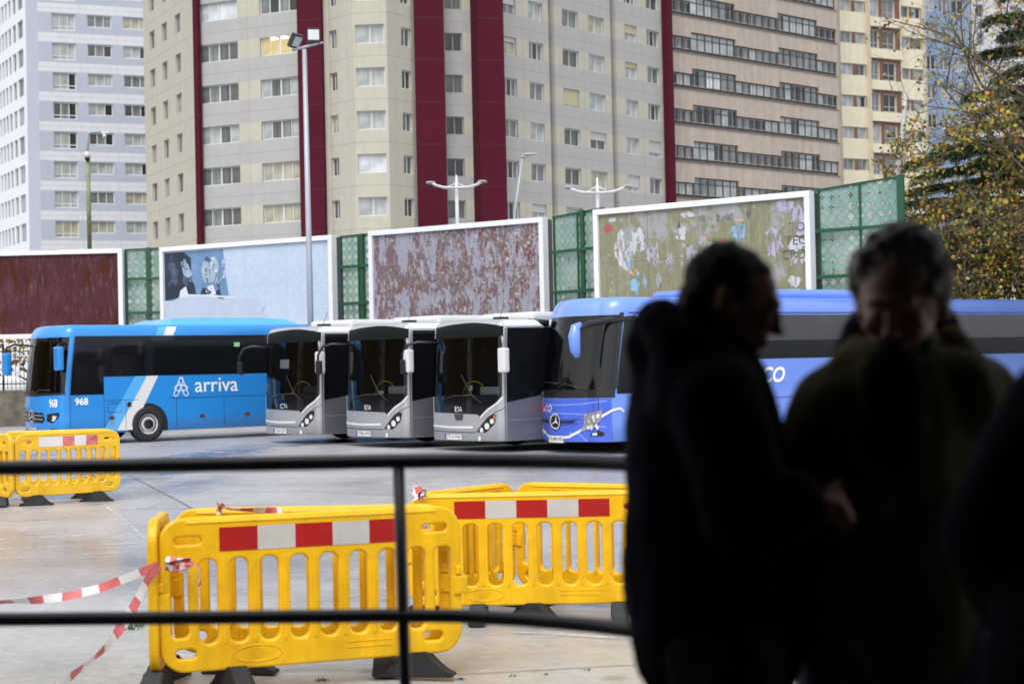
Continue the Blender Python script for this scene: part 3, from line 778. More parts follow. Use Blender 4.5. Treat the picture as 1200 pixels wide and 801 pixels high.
# --- poster of a couple on billboard 2: flat printed shapes
def flat(bm, pts, y, mi=0):
    f = bm.faces.new([bm.verts.new((x, y, z)) for x, z in pts]); f.material_index = mi
    if f.normal.y > 0: f.normal_flip()
def blob(cx, cz, rx, rz_, n=20, a0=0, tilt=0, jag=0, sd=1):
    r = random.Random(sd); o = []
    for i in range(n):
        a = 2 * math.pi * i / n; q = 1 + r.uniform(-jag, jag); x, z = rx * math.cos(a) * q, rz_ * math.sin(a) * q
        o.append((cx + x * math.cos(tilt) - z * math.sin(tilt), cz + x * math.sin(tilt) + z * math.cos(tilt)))
    return o
pm = [mat('print_deep_blue', (.018, .03, .05), .5, var=.3), mat('print_mid_blue', (.13, .24, .42), .5, var=.25), mat('print_pale_face', (.32, .41, .52), .5, var=.2, vs=6), mat('print_slate', (.06, .10, .16), .5, var=.4, vs=5), mat('print_white', (.60, .66, .75), .5, var=.06), mat('print_lilac_grey', (.43, .50, .62), .7, var=.05, spec=.1)]
bm = new(); z0, z1 = ZB + .18, ZTP - .18; x0 = .19; y = -.036
kx = (L2 - .34) / 1.0
def X(f): return x0 + f * kx
def Z(f): return z0 + f * (z1 - z0)
# fractions measured across the poster (0..1)
flat(bm, [(X(0), Z(.38)), (X(.36), Z(.34)), (X(.40), Z(.42)), (X(.38), Z(.7)), (X(.37), Z(.985)), (X(0), Z(.985))], y, 1)
flat(bm, [(X(0), Z(.38)), (X(.07), Z(.40)), (X(.20), Z(.42)), (X(.19), Z(.56)), (X(.17), Z(.62)), (X(.17), Z(.9)), (X(.12), Z(.985)), (X(0), Z(.985))], y - .003, 0)
flat(bm, blob(X(.075), Z(.74), .40, .56, 24, jag=.09, sd=2), y - .0045, 0); flat(bm, blob(X(.05), Z(.80), .16, .2, 14, jag=.3, sd=12), y - .0052, 3)
flat(bm, [(X(.105), Z(.86)), (X(.15), Z(.83)), (X(.163), Z(.76)), (X(.178), Z(.70)), (X(.168), Z(.67)), (X(.165), Z(.60)), (X(.14), Z(.56)), (X(.125), Z(.60)), (X(.12), Z(.72))], y - .006, 2); flat(bm, [(X(.12), Z(.70)), (X(.145), Z(.66)), (X(.165), Z(.655)), (X(.16), Z(.60)), (X(.138), Z(.565)), (X(.115), Z(.6))], y - .0068, 3)
flat(bm, [(X(.10), Z(.50)), (X(.135), Z(.55)), (X(.15), Z(.44)), (X(.09), Z(.41))], y - .006, 4)
flat(bm, blob(X(.295), Z(.74), .36, .48, 24, jag=.06, sd=5, tilt=-.2), y - .0045, 2)
flat(bm, blob(X(.275), Z(.82), .20, .26, 20, jag=.12, sd=6), y - .006, 3)
flat(bm, [(X(.235), Z(.76)), (X(.25), Z(.86)), (X(.285), Z(.83)), (X(.29), Z(.64)), (X(.262), Z(.57)), (X(.245), Z(.62)), (X(.238), Z(.68))], y - .0075, 2)
flat(bm, blob(X(.335), Z(.60), .11, .30, 16, jag=.1, sd=8, tilt=.2), y - .0078, 3)
flat(bm, [(X(.22), Z(.40)), (X(.24), Z(.52)), (X(.27), Z(.5)), (X(.30), Z(.43)), (X(.345), Z(.5)), (X(.355), Z(.41))], y - .0085, 0)
flat(bm, [(X(.27), Z(.53)), (X(.305), Z(.55)), (X(.325), Z(.43)), (X(.285), Z(.42))], y - .0092, 4)
for cx, cz, rx_, rz2 in ((.145, .765, .05, .018), (.262, .745, .05, .018), (.155, .64, .05, .014), (.262, .63, .04, .012)): flat(bm, blob(X(cx), Z(cz), rx_, rz2 * 1.6, 10), y - .0105, 0)
flat(bm, [(X(0), Z(.02)), (X(.61), Z(.02)), (X(.625), Z(.12)), (X(.60), Z(.19)), (X(.62), Z(.25)), (X(.58), Z(.33)), (X(.52), Z(.35)), (X(.47), Z(.36)), (X(.33), Z(.39)), (X(.2), Z(.425)), (X(.08), Z(.40)), (X(0), Z(.33))], y - .0115, 5)
flat(bm, [(X(.07), Z(.40)), (X(.2), Z(.425)), (X(.33), Z(.39)), (X(.47), Z(.36)), (X(.43), Z(.385)), (X(.3), Z(.425)), (X(.15), Z(.445))], y - .013, 4)
flat(bm, [(X(.33), Z(.39)), (X(.345), Z(.37)), (X(.38), Z(.365)), (X(.36), Z(.385))], y - .0142, 0)
rs_ = random.Random(6)
def shade(cx, cz, sx, sz, tones, n, yy):
    for i in range(n):
        s_ = rs_.uniform(.02, .07); flat(bm, blob(X(cx) + rs_.gauss(0, sx), Z(cz) + rs_.gauss(0, sz), s_ * rs_.uniform(.6, 1.4), s_ * rs_.uniform(.8, 2.6), 8, jag=.3, sd=i, tilt=rs_.uniform(-.5, .5)), yy - i * .00008, rs_.choice(tones))
shade(.055, .75, .14, .22, (0, 3, 3), 40, y - .0048); shade(.13, .80, .05, .14, (2, 3, 6), 16, y - .0064); shade(.15, .61, .07, .06, (0, 3), 14, y - .0071)
shade(.305, .80, .10, .14, (4, 2, 6), 26, y - .0065); shade(.27, .70, .06, .12, (2, 6, 3), 20, y - .0079); shade(.335, .62, .05, .14, (3, 2, 6), 14, y - .0081); shade(.28, .46, .10, .05, (0, 3, 4), 12, y - .0094)
shade(.2, .80, .04, .25, (1, 6), 10, y - .0012); shade(.37, .75, .05, .2, (5, 1), 8, y - .0012)
link('couple_print', bm, pm + [mat('print_grey_blue', (.19, .26, .36), .5, var=.2)], b2, local=True)
# --- rags of print and lettering on billboard 4
bm = new(); kx4 = L4 - .34; kz4 = z1 - z0; r = random.Random(11)
def scrap(fx, fz, w_, h_, mi, sd, y_=-.037): flat(bm, blob(.17 + fx * kx4, z0 + fz * kz4, w_, h_, 18, jag=.34, sd=sd), y_ - sd * .0004, mi)
for i, (fx, fz, w_, h_, mi) in enumerate(((.045, .86, .16, .13, 1), (.07, .94, .14, .07, 0), (.12, .62, .28, .55, 0), (.20, .70, .25, .42, 0), (.27, .55, .2, .35, 3), (.20, .25, .26, .35, 2), (.42, .78, .22, .3, 0), (.45, .93, .28, .1, 0),
    (.45, .5, .3, .42, 3), (.36, .45, .14, .35, 3), (.53, .66, .12, .1, 4), (.69, .72, .26, .26, 2), (.70, .83, .14, .06, 4), (.61, .62, .16, .1, 1), (.66, .60, .10, .08, 6), (.56, .6, .22, .16, 0), (.85, .60, .3, .42, 5), (.90, .93, .34, .16, 5),
    (.97, .80, .26, .4, 5), (.955, .55, .3, .22, 0), (.96, .40, .26, .18, 0), (.945, .2, .24, .16, 0), (.15, .48, .1, .1, 2), (.17, .39, .16, .12, 4), (.30, .3, .1, .2, 3), (.62, .35, .3, .12, 2), (.41, .86, .05, .16, 6), (.74, .9, .05, .16, 6), (.05, .58, .07, .05, 0))):
    scrap(fx, fz, w_, h_, mi, i)
def torn(name, col):
    m = bpy.data.materials.new(name); t, p, out = nodes(m); p.inputs['Roughness'].default_value = .6
    n = tex(t, 5, 8, .8, sc=(1.4, 1, .7)); r = ramp(t, n.outputs[0], [(.3, tuple(c * .7 for c in col)), (.7, tuple(min(1, c * 1.2) for c in col))]); t.links.new(r.outputs[0], p.inputs['Base Color'])
    n2 = tex(t, 2.4, 9, .82, sc=(1.6, 1, .6)); r2 = ramp(t, n2.outputs[0], [(.47, 0), (.49, 1)]); t.links.new(r2.outputs[0], p.inputs['Alpha']); return m
sm = [torn('scrap_white', (.52, .53, .58)), torn('scrap_red', (.42, .07, .10)), torn('scrap_blue', (.24, .44, .64)), torn('scrap_lavender_grey', (.38, .39, .45)), torn('scrap_peach', (.55, .36, .24)), torn('scrap_lilac', (.42, .39, .52)), torn('scrap_black', (.09, .09, .095))]
link('poster_scraps', bm, sm, b4, local=True)
bm = new()
def bt(body, fx, fz, sz, shear=0): put_text(bm, body, sz, lambda x, y_: Vector((.17 + fx * kx4 + x, -.055, z0 + fz * kz4 + y_)), shear=shear)
bt('TO', .962, .72, .36); bt('TEC', .955, .595, .38); bt('CRO', .945, .46, .38); bt('20:00', .63, .87, .27); bt('10', .52, .88, .22)
link('torn_lettering', bm, sm[6], b4, local=True)

# --- green fretwork screens
def fret():
    m = bpy.data.materials.new('fretwork_green_glass'); t, p, out = nodes(m)
    p.inputs['Roughness'].default_value = .25
    tc = t.nodes.new('ShaderNodeTexCoord'); sp = t.nodes.new('ShaderNodeSeparateXYZ'); t.links.new(tc.outputs['Object'], sp.inputs[0])
    def M(op, a, b=None, c=None):
        n = t.nodes.new('ShaderNodeMath'); n.operation = op
        for i, v in enumerate((a, b, c)):
            if v is None: continue
            if hasattr(v, 'node'): t.links.new(v, n.inputs[i])
            else: n.inputs[i].default_value = v
        return n.outputs[0]
    q = .30
    fx = M('SUBTRACT', M('FRACT', M('DIVIDE', sp.outputs[0], q)), .5); fz = M('SUBTRACT', M('FRACT', M('DIVIDE', sp.outputs[2], q)), .5)
    ax, az_ = M('ABSOLUTE', fx), M('ABSOLUTE', fz)
    # four petals
    d1 = M('ADD', M('POWER', M('DIVIDE', M('SUBTRACT', ax, .17), .13), 2.0), M('POWER', M('DIVIDE', az_, .085), 2.0))
    d2 = M('ADD', M('POWER', M('DIVIDE', M('SUBTRACT', az_, .17), .13), 2.0), M('POWER', M('DIVIDE', ax, .085), 2.0))
    d = M('MINIMUM', d1, d2); hole = M('LESS_THAN', d, 1.0)
    ring = M('LESS_THAN', M('ABSOLUTE', M('SUBTRACT', M('SQRT', M('ADD', M('MULTIPLY', fx, fx), M('MULTIPLY', fz, fz))), .44)), .035)
    n = tex(t, .5, 4, .6, sc=(1.5, 1.5, 1)); base = ramp(t, n.outputs[0], [(.35, (.15, .27, .23)), (.65, (.34, .44, .40))])
    c = mixc(t, M('MULTIPLY', ring, .5), base.outputs[0], (.06, .16, .12)); t.links.new(c, p.inputs['Base Color'])
    t.links.new(M('SUBTRACT', 1.0, M('MULTIPLY', hole, .92)), p.inputs['Alpha'])
    return m
fretm = fret(); grn = mat('dark_green_paint', (0.010, 0.075, 0.035), .4, var=.15); dkgrey = mat('screen_side_sheet', (.05, .055, .06), .6)
def screen(a, b, label, za=6.4, zb_=6.4, end_post=False):
    u = (b - a); L = u.length; u.normalize(); rz = math.atan2(u.y, u.x)
    rt = empty('fretwork_screen', (a.x, a.y, 0), rz, label, 'screen', 'green fretwork screens between the billboards'); z0_ = 1.5
    bm = new(); y = .35
    quad(bm, (.05, y, z0_), (L, y, z0_), (L, y, zb_), (.05, y, za)); link('fret_panel', bm, fretm, rt, local=True)
    bm = new(); n = max(1, round(L / 1.15)) + 1
    for i in range(n):
        x = .06 + (L - .12) * i / (n - 1); zt = za + (zb_ - za) * x / L; box(bm, (x - .03, y - .05, z0_), (x + .03, y - .005, zt))
    if end_post: box(bm, (L - .18, y - .12, -.3), (L + .02, y - .051, zb_ + .02))
    else: box(bm, (L * .62 - .09, y - .12, -.3), (L * .62 + .09, y - .051, zb_ + .02))
    link('post', bm, grn, rt, local=True); bm = new()
    for z in (z0_ + .1, 3.1, 4.2, 5.5): b2 = new(); box(b2, (0, y - .17, z - .05), (L, y - .122, z + .05)); link('rail', b2, grn, rt, local=True)
    q = [(0, za - .04), (L, zb_ - .04), (L, zb_ + .02), (0, za + .02)]
    prism(bm, q, lambda x, y_, z: Vector((x, y_, z)), y - .045, y + .05); link('rail', bm, grn, rt, local=True)
screen(FX[1], FX[2], 'green fretwork screen left of the couple billboard', 6.62, 6.66)
screen(FX[3], FX[4], 'green fretwork screen between the couple billboard and the mottled one', 6.6, 6.6)
screen(FX[5], FX[6], 'green fretwork screen between the mottled and the olive billboard', 6.65, 6.72)
screen(FX[7], FX[8], 'green fretwork screen at the right end of the row beside the tree', 6.68, 6.86, True)

# ================================================================== lamps
galv = mat('galvanised_pole', (.36, .39, .43), .45, metal=.2, var=.08); lampb = mat('floodlight_black', (.02, .02, .022), .45); lens = mat('floodlight_glass', (.55, .58, .62), .12)
p0 = P(363, 330, 54); pt_ = P(354.5, 58, 54)
rt = empty('floodlight_pole', (p0.x, p0.y, 0), 0, 'tall grey pole carrying two floodlights in front of the couple billboard', 'street lamp')
bm = new(); top = Vector((p0.x - .02, p0.y, pt_.z)); tube(bm, [(p0.x, p0.y, 0), (p0.x, p0.y, 5), top], [.105, .095, .07], 12); link('pole', bm, galv, rt)
bm = new(); tube(bm, [top + Vector((-.38, 0, -.02)), top + Vector((.45, 0, .18))], .045, 8); tube(bm, [top + Vector((.45, 0, .18)), top + Vector((.62, .0, .2))], .03, 8); link('cross_arm', bm, galv, rt)
for dx, dz, tilt, yw in ((.30, .42, -.1, 0.1), (-.28, .26, .55, 1.0)):
    M_ = Matrix.Translation(top + Vector((dx, 0, dz))) @ Matrix.Rotation(yw, 4, 'Z') @ Matrix.Rotation(tilt, 4, 'X') @ Matrix.Scale(.72, 4)
    bm = new(); box(bm, (-.28, -.1, -.30), (.28, .14, .30), M_, bev=.02); box(bm, (-.3, -.14, .302), (.3, .1, .34), M_); o = link('floodlight', bm, lampb, rt)
    bm = new(); box(bm, (-.24, -.106, -.2), (.24, -.101, .26), M_); link('lamp_glass', bm, lens, o)
# camera pole
p0 = P(105, 290, 72); T = P(99.5, 182, 72).z; T2 = P(99.5, 158, 72).z
rt = empty('camera_pole', (p0.x, p0.y, 0), 0, 'slim mossy pole with curved arm and dome camera before the white tower', 'street lamp')
bm = new(); x, y = p0.x, p0.y; tube(bm, [(x, y, 0), (x, y, 7.2)], .09, 10, 1); tube(bm, [(x, y, 7.2), (x, y, T)], .09, 10, 0); tube(bm, [(x, y, T), (x, y, T2), (x + .12, y, T2 + .1), (x + .75, y, T2 + .13)], [.05, .04, .035, .03], 8, 2)
link('pole', bm, [mat('mossy_pole', (.20, .24, .13), .7, var=.3, vs=3), mat('red_pole_paint', (.42, .06, .06), .6), galv], rt)
bm = new(); tube(bm, [(x - .12, y, T), (x + .12, y, T)], .03, 6); ellipsoid(bm, (x, y - .1, T - .0), (.14, .14, .15)); link('camera_housing', bm, mat('camera_white', (.6, .6, .62), .4), rt)
bm = new(); ellipsoid(bm, (x, y - .1, T - .15), (.11, .11, .12)); link('camera_dome', bm, lampb, rt)
bm = new(); box(bm, (x + .6, y - .1, T2 + .02), (x + .95, y + .1, T2 + .12), bev=.02); tube(bm, [(x + .72, y, T2 + .02), (x + .72, y, T2 - .16)], [.1, .07], 8); link('lamp_head', bm, lens, rt)
# white double-arm lamps
wlm = mat('white_lamp_paint', (.74, .75, .77), .4)
def wlamp(px, py_top, py_arm, d, hw, label):
    b = P(px, 260, d); zt = P(px, py_top, d).z; za = P(px, py_arm, d).z
    rt = empty('street_lamp', (b.x, b.y, 0), 0, label, 'street lamp', 'white twin-arm street lamps behind the billboards')
    bm = new(); tube(bm, [(b.x, b.y, 0), (b.x, b.y, za), (b.x, b.y, zt)], [.11, .08, .03], 10); link('pole', bm, wlm, rt)
    for sgn in (-1, 1):
        bm = new()
        for dy in (-.22, .22):
            tube(bm, [(b.x, b.y + dy, za - .02), (b.x + sgn * hw * .5, b.y + dy, za + .02), (b.x + sgn * hw * .78, b.y + dy, za + .12), (b.x + sgn * hw, b.y + dy, za + .26)], [.05, .045, .04, .05], 6)
        tube(bm, [(b.x, b.y, zt - .35), (b.x + sgn * hw * .42, b.y, za + .0)], .022, 6); tube(bm, [(b.x + sgn * hw * .42, b.y - .24, za), (b.x + sgn * hw * .42, b.y + .24, za)], .03, 6); link('arm', bm, wlm, rt)
        bm = new(); x = b.x + sgn * hw
        for dy in (-.22, .22): ellipsoid(bm, (x, b.y + dy, za + .25), (.22, .07, .05))
        link('lamp_head', bm, mat('lamp_head_grey', (.35, .36, .38), .4), rt)
wlamp(536, 205, 220, 76, 1.15, 'white street lamp with drooping twin arms before the burgundy columns')
wlamp(701, 208, 226, 74, 1.25, 'white street lamp with twin arms behind the olive billboard')
b = P(603, 250, 92); t_ = P(612, 186, 92); h_ = P(628, 180, 92)
rt = empty('street_lamp', (b.x, b.y, 0), 0, 'slim grey street lamp leaning right of the burgundy columns', 'street lamp')
bm = new(); tube(bm, [(b.x - .25, b.y, 0), (b.x, b.y, b.z), t_], [.1, .08, .05], 8); link('pole', bm, galv, rt)
bm = new(); tube(bm, [t_, h_ + Vector((-.1, 0, 0))], [.04, .03], 6); ellipsoid(bm, h_ + Vector((-.3, 0, -.02)), (.5, .12, .07)); ellipsoid(bm, t_ + Vector((.05, 0, .12)), (.1, .1, .1)); link('lamp_head', bm, galv, rt)
b = P(1050, 235, 52); t_ = P(1062, 105, 52)
rt = empty('street_lamp', (b.x, b.y, 0), 0, 'pale leaning lamp post rising behind the right end screen beside the tree', 'street lamp')
bm = new(); tube(bm, [(b.x - .35, b.y + .6, 0), (b.x, b.y + .3, b.z), (t_.x - .1, t_.y, t_.z - 1), t_], [.13, .11, .08, .06], 8); link('pole', bm, mat('pale_pole', (.5, .5, .5), .5, var=.25, vs=2), rt)

# ================================================================== white car behind the railings
def car(loc, rz, label):
    rt = empty('parked_car', loc, rz, label, 'car')
    wht = mat('white_car_paint', (.75, .76, .77), .25, coat=.8, var=.02); gl = mat('car_glass', (.03, .035, .04), .08); rub = mat('tyre_rubber', (.018, .018, .02), .75)
    prof = [(-2.1, .35), (-2.15, .75), (-2.0, .95), (-1.65, 1.02), (-1.1, 1.42), (.35, 1.45), (1.15, 1.0), (1.95, .85), (2.12, .62), (2.1, .3)]
    bm = new(); secs = []
    for y, k in ((-.86, .0), (-.80, .6), (-.62, 1), (.62, 1), (.80, .6), (.86, 0)):
        secs.append([bm.verts.new((x * (.985 if abs(y) > .7 else 1), y, z if z < 1.0 else (1.0 + (z - 1.0) * min(1, k * 1.05)))) for x, z in prof])
    for i in range(len(secs) - 1):
        for j in range(len(prof)): bm.faces.new((secs[i][j], secs[i][(j + 1) % len(prof)], secs[i + 1][(j + 1) % len(prof)], secs[i + 1][j]))
    bm.faces.new(secs[0]); bm.faces.new(list(reversed(secs[-1]))); bmesh.ops.recalc_face_normals(bm, faces=bm.faces)
    link('body', bm, wht, rt, smooth=False, local=True)
    bm = new(); 
    for s_ in (-1, 1):
        y1_, y2_ = .825 * s_, .66 * s_
        for q in ([(-1.5, 1.03), (-1.05, 1.36), (-.35, 1.38), (-.35, 1.03)], [(-.27, 1.03), (-.27, 1.38), (.35, 1.38), (.95, 1.03)]):
            bm.faces.new([bm.verts.new((x, y1_ + (y2_ - y1_) * (z - 1.0) / .42, z)) for x, z in q])
    bm.faces.new([bm.verts.new(c) for c in ((1.14, -.66, 1.02), (1.14, .66, 1.02), (.38, .58, 1.44), (.38, -.58, 1.44))])
    link('windows', bm, gl, rt, local=True)
    for x in (-1.3, 1.3):
        for s_ in (-1, 1):
            bm = new(); M_ = Matrix.Translation((x, s_ * .80, .32)) @ Matrix.Rotation(math.pi / 2, 4, 'X')
            bmesh.ops.create_cone(bm, cap_ends=True, segments=24, radius1=.32, radius2=.32, depth=.2, matrix=M_); o = link('wheel', bm, rub, rt, local=True)
            bm = new(); M_ = Matrix.Translation((x, s_ * .905, .32)) @ Matrix.Rotation(math.pi / 2, 4, 'X')
            bmesh.ops.create_cone(bm, cap_ends=True, segments=16, radius1=.2, radius2=.2, depth=.02, matrix=M_); link('rim', bm, mat('alloy_rim', (.45, .46, .48), .3, metal=.8), o, local=True)
    for s_ in (-1, 1):
        bm = new(); ellipsoid(bm, (2.0, s_ * .62, .72), (.12, .2, .09)); link('headlight', bm, lens, rt, local=True)
c = XY(8, 72); car((c.x, c.y, .48), R(8), 'white car parked in the street behind the iron railings')
bm = new(); box(bm, (c.x - 40, c.y - 5.5, -.2), (c.x + 30, c.y + 9, .48)); link('street', bm, mat('street_asphalt', (.09, .09, .095), .6), kind='structure')
# ================================================================== buses
class Shell:
    def __init__(s, L, W, zb, zr, zt, bulge, rx, rc, rake=0.0, rz0=1.3, rr=.22):
        s.L, s.w, s.zb, s.zr, s.zt, s.rake, s.rz0, s.rr = L, W / 2, zb, zr, zt, rake, rz0, rr
        pts = []; w0 = s.w - rc
        for i in range(25): t = i / 24; pts.append((-bulge * t * t, w0 * t))
        for i in range(1, 17):
            a = math.pi / 2 * i / 16; pts.append((-bulge - rx * (1 - math.cos(a)), w0 + rc * math.sin(a)))
        pts.append((-L, s.w)); s.pts = pts; s.x1 = -bulge - rx
        s.cum = [0]
        for a, b in zip(pts[:-1], pts[1:]): s.cum.append(s.cum[-1] + math.hypot(b[0] - a[0], b[1] - a[1]))
        s.sc = s.cum[-2]; s.se = s.cum[-1]; s.s0 = s.cum[24]
    def ref(s, q):
        a = abs(q); sg = 1 if q >= 0 else -1
        i = max(1, next((k for k, c in enumerate(s.cum) if c >= a - 1e-9), len(s.cum) - 1))
        t = (a - s.cum[i - 1]) / (s.cum[i] - s.cum[i - 1])
        p, r = s.pts[i - 1], s.pts[i]
        return p[0] + (r[0] - p[0]) * t, (p[1] + (r[1] - p[1]) * t) * sg
    knot = None
    def m(s, q):
        if s.knot is None or abs(q) >= s.sc: return q
        k = s.knot
        return (q - k) / (s.sc - k) * s.sc if q > k else (q - k) / (s.sc + k) * s.sc
    def dat(s, q, z, off=0.0): return s.at(s.m(q), z, off)
    def at(s, q, z, off=0.0):
        q = max(-s.se, min(s.se, q))
        x, y = s.ref(q); e = .01; a = s.ref(max(-s.se, q - e)); b = s.ref(min(s.se, q + e))
        tx, ty = b[0] - a[0], b[1] - a[1]; l = math.hypot(tx, ty) or 1; nx, ny = ty / l, -tx / l
        k = max(0.0, 1 - max(0, -x + s.x1) / 1.2); x -= s.rake * max(0, z - s.rz0) ** 1.25 * k
        if z > s.zr:
            h = min(1.0, (z - s.zr) / (s.zt - s.zr)); off = off - s.rr * (1 - math.sqrt(max(0, 1 - h * h)))
        y *= 1 - .012 * max(0, z - 1.2)
        return Vector((x + nx * off, y + ny * off, z))
    def body(s, hole, cuts=()):
        """side, front and roof skin, open at hole (q0, q1, z0, z1)"""
        bm = new(); q0, q1, h0, h1 = hole; q0, q1 = s.m(q0), s.m(q1)
        qs = [-s.se, -s.sc - 3, -s.sc - 1, -s.sc]
        qs += [c * g for c in s.cum[:-1] for g in (1, -1)] + [q0, q1, s.sc + 1, s.sc + 3, s.se] + list(cuts)
        qs = sorted(set(round(q, 4) for q in qs)); q0, q1 = round(q0, 4), round(q1, 4); qs = [q for i, q in enumerate(qs) if i == 0 or q - qs[i - 1] > .004 or q in (q0, q1)]
        zs = sorted({s.zb, s.zb + .03, h0, h1, .7, 1.2, 1.6, 2.0, 2.4, s.zr} | {s.zr + (s.zt - s.zr) * math.sin(math.pi / 2 * i / 7) for i in range(1, 8)})
        zs = [z for i, z in enumerate(zs) if i == 0 or z - zs[i - 1] > 1e-3]
        g = [[bm.verts.new(s.at(q, z, -.04 if z == s.zb else 0)) for q in qs] for z in zs]
        for j in range(len(zs) - 1):
            for i in range(len(qs) - 1):
                zc, qc = (zs[j] + zs[j + 1]) / 2, (qs[i] + qs[i + 1]) / 2
                if q0 < qc < q1 and h0 < zc < h1: continue
                f = bm.faces.new((g[j][i], g[j][i + 1], g[j + 1][i + 1], g[j + 1][i])); f.smooth = True
            f = bm.faces.new((g[j][-1], g[j][0], g[j + 1][0], g[j + 1][-1]))
        bm.faces.new(g[-1]); bm.faces.new(list(reversed(g[0]))); return bm
    def decal(s, poly, off=.006, mi=0, bm=None, step=.12):
        b2 = new(); f = b2.faces.new([b2.verts.new((q, 0, z)) for q, z in poly])
        q0, q1 = min(p[0] for p in poly), max(p[0] for p in poly); z0, z1 = min(p[1] for p in poly), max(p[1] for p in poly)
        cq = [k * step for k in range(int(q0 / step) - 1, int(q1 / step) + 2) if q0 < k * step < q1 and abs(k * step) <= s.sc + .2]
        cz = [k * .25 for k in range(int(z0 / .25), int(z1 / .25) + 2) if z0 < k * .25 < z1] + [z for z in (s.zr, s.zr + .08, s.zr + .15) if z0 < z < z1]
        for c in cq: bmesh.ops.bisect_plane(b2, geom=b2.verts[:] + b2.edges[:] + b2.faces[:], plane_co=(c, 0, 0), plane_no=(1, 0, 0), dist=1e-5)
        for c in cz: bmesh.ops.bisect_plane(b2, geom=b2.verts[:] + b2.edges[:] + b2.faces[:], plane_co=(0, 0, c), plane_no=(0, 0, 1), dist=1e-5)
        for v in b2.verts: v.co = s.dat(v.co.x, v.co.z, off)
        for f in b2.faces: f.material_index = mi; f.smooth = True
        me = bpy.data.meshes.new('d'); b2.to_mesh(me); b2.free()
        bm = bm or new(); bm.from_mesh(me); bpy.data.meshes.remove(me); return bm
    def ribbon(s, line, wd, off=.012, mi=0, bm=None):
        bm = bm or new(); pts = []
        for (a, b) in zip(line[:-1], line[1:]):
            n = max(1, int(math.hypot(b[0] - a[0], b[1] - a[1]) / .1)) if max(abs(a[0]), abs(b[0])) < s.sc + .3 else 1
            for k in range(n): pts.append((a[0] + (b[0] - a[0]) * k / n, a[1] + (b[1] - a[1]) * k / n))
        pts.append(line[-1]); vs = []
        for i, p in enumerate(pts):
            a, b = pts[max(0, i - 1)], pts[min(len(pts) - 1, i + 1)]; dx, dz = b[0] - a[0], b[1] - a[1]; l = math.hypot(dx, dz); nx, nz = -dz / l * wd / 2, dx / l * wd / 2
            vs.append((bm.verts.new(s.dat(p[0] - nx, p[1] - nz, off)), bm.verts.new(s.dat(p[0] + nx, p[1] + nz, off))))
        for a, b in zip(vs[:-1], vs[1:]): f = bm.faces.new((a[0], b[0], b[1], a[1])); f.material_index = mi
        return bm
    def text(s, bm, body, q, z, size, off=.014, mi=0, **k): put_text(bm, body, size, lambda x, y: s.dat(q + x, z + y, off), mi, **k)
rubber = mat('tyre_rubber', (.018, .018, .02), .75); rimm = mat('wheel_rim_silver', (.50, .50, .51), .55); blackp = mat('black_trim', (.012, .012, .014), .35); tint = mat('tinted_side_glass', (.006, .007, .009), .06, spec=.5)
under = mat('underbody_black', (.01, .01, .01), .8); wsg = glass_mat('windscreen_glass', (.62, .66, .67)); interiorM = mat('bus_interior_dark', (.035, .037, .042), .8); seatM = mat('bus_seat_blue', (.03, .06, .16), .8); lampW = mat('headlamp_reflector', (.75, .77, .8), .15, metal=.3)
plateM = mat('plate_white', (.75, .76, .76), .5); plateB = mat('plate_blue', (.03, .08, .4), .5); amber = mat('amber_lamp', (.6, .17, .02), .3); dashM = mat('dashboard_grey', (.06, .062, .068), .6); yel = mat('yellow_handrail', (.6, .42, .02), .4); paperM = mat('white_paper', (.75, .76, .78), .6)
greymid = mat('dark_grey_seam', (.04, .04, .05), .6)
def wheel(rt, sh, q, zc=.5, r=.5, arch=True, near=True):
    for g in ((1, -1) if near else (1,)):
        c = sh.at(q * g, zc)
        if arch:
            bm = new(); pr = [(q * g + (r + .1) * math.cos(math.pi * i / 18), zc + (r + .08) * math.sin(math.pi * i / 18)) for i in range(19)]
            pr = [(a, b) for a, b in pr] + [(q * g - (r + .1), sh.zb), (q * g + (r + .1), sh.zb)]
            bm = sh.decal(pr, .006); link('wheel_arch', bm, under, rt, local=True)
        y = c.y; bm = new(); prof = [(r * .55, .14), (r * .60, .17), (r * .9, .165), (r * .98, .13), (r, .08), (r, -.1), (r * .93, -.15)]
        n = 36; rings = []
        for (rad, yy) in prof: rings.append([bm.verts.new((c.x + rad * math.cos(2 * math.pi * k / n), y - .13 * g + yy * g, zc + rad * math.sin(2 * math.pi * k / n))) for k in range(n)])
        for a, b in zip(rings[:-1], rings[1:]):
            for k in range(n): bm.faces.new((a[k], a[(k + 1) % n], b[(k + 1) % n], b[k])).smooth = True
        o = link('wheel', bm, rubber, rt, local=True)
        bm = new(); n2 = 20; yb = y + .02 * g
        outer = r * .56; rings = []
        for rad, yy in ((outer, .015), (outer * .93, .0), (outer * .86, -.02), (outer * .50, .0), (outer * .46, .05), (outer * .28, .06), (0.001, .065)):
            rings.append([bm.verts.new((c.x + rad * math.cos(2 * math.pi * k / n2), yb + yy * g, zc + rad * math.sin(2 * math.pi * k / n2))) for k in range(n2)])
        for j, (a, b) in enumerate(zip(rings[:-1], rings[1:])):
            for k in range(n2):
                f = bm.faces.new((a[k], a[(k + 1) % n2], b[(k + 1) % n2], b[k])); f.material_index = 1 if j >= 3 else 0
        for k in range(10):
            a = 2 * math.pi * (k + .5) / 10; M_ = Matrix.Translation((c.x + outer * .70 * math.cos(a), yb - .022 * g, zc + outer * .70 * math.sin(a))) @ Matrix.Rotation(math.pi / 2, 4, 'X')
            rs = bmesh.ops.create_cone(bm, cap_ends=True, segments=10, radius1=.032, radius2=.032, depth=.012, matrix=M_)
            for v in rs['verts']:
                for f in v.link_faces: f.material_index = 1
        link('rim', bm, [rimm, blackp], o, local=True)
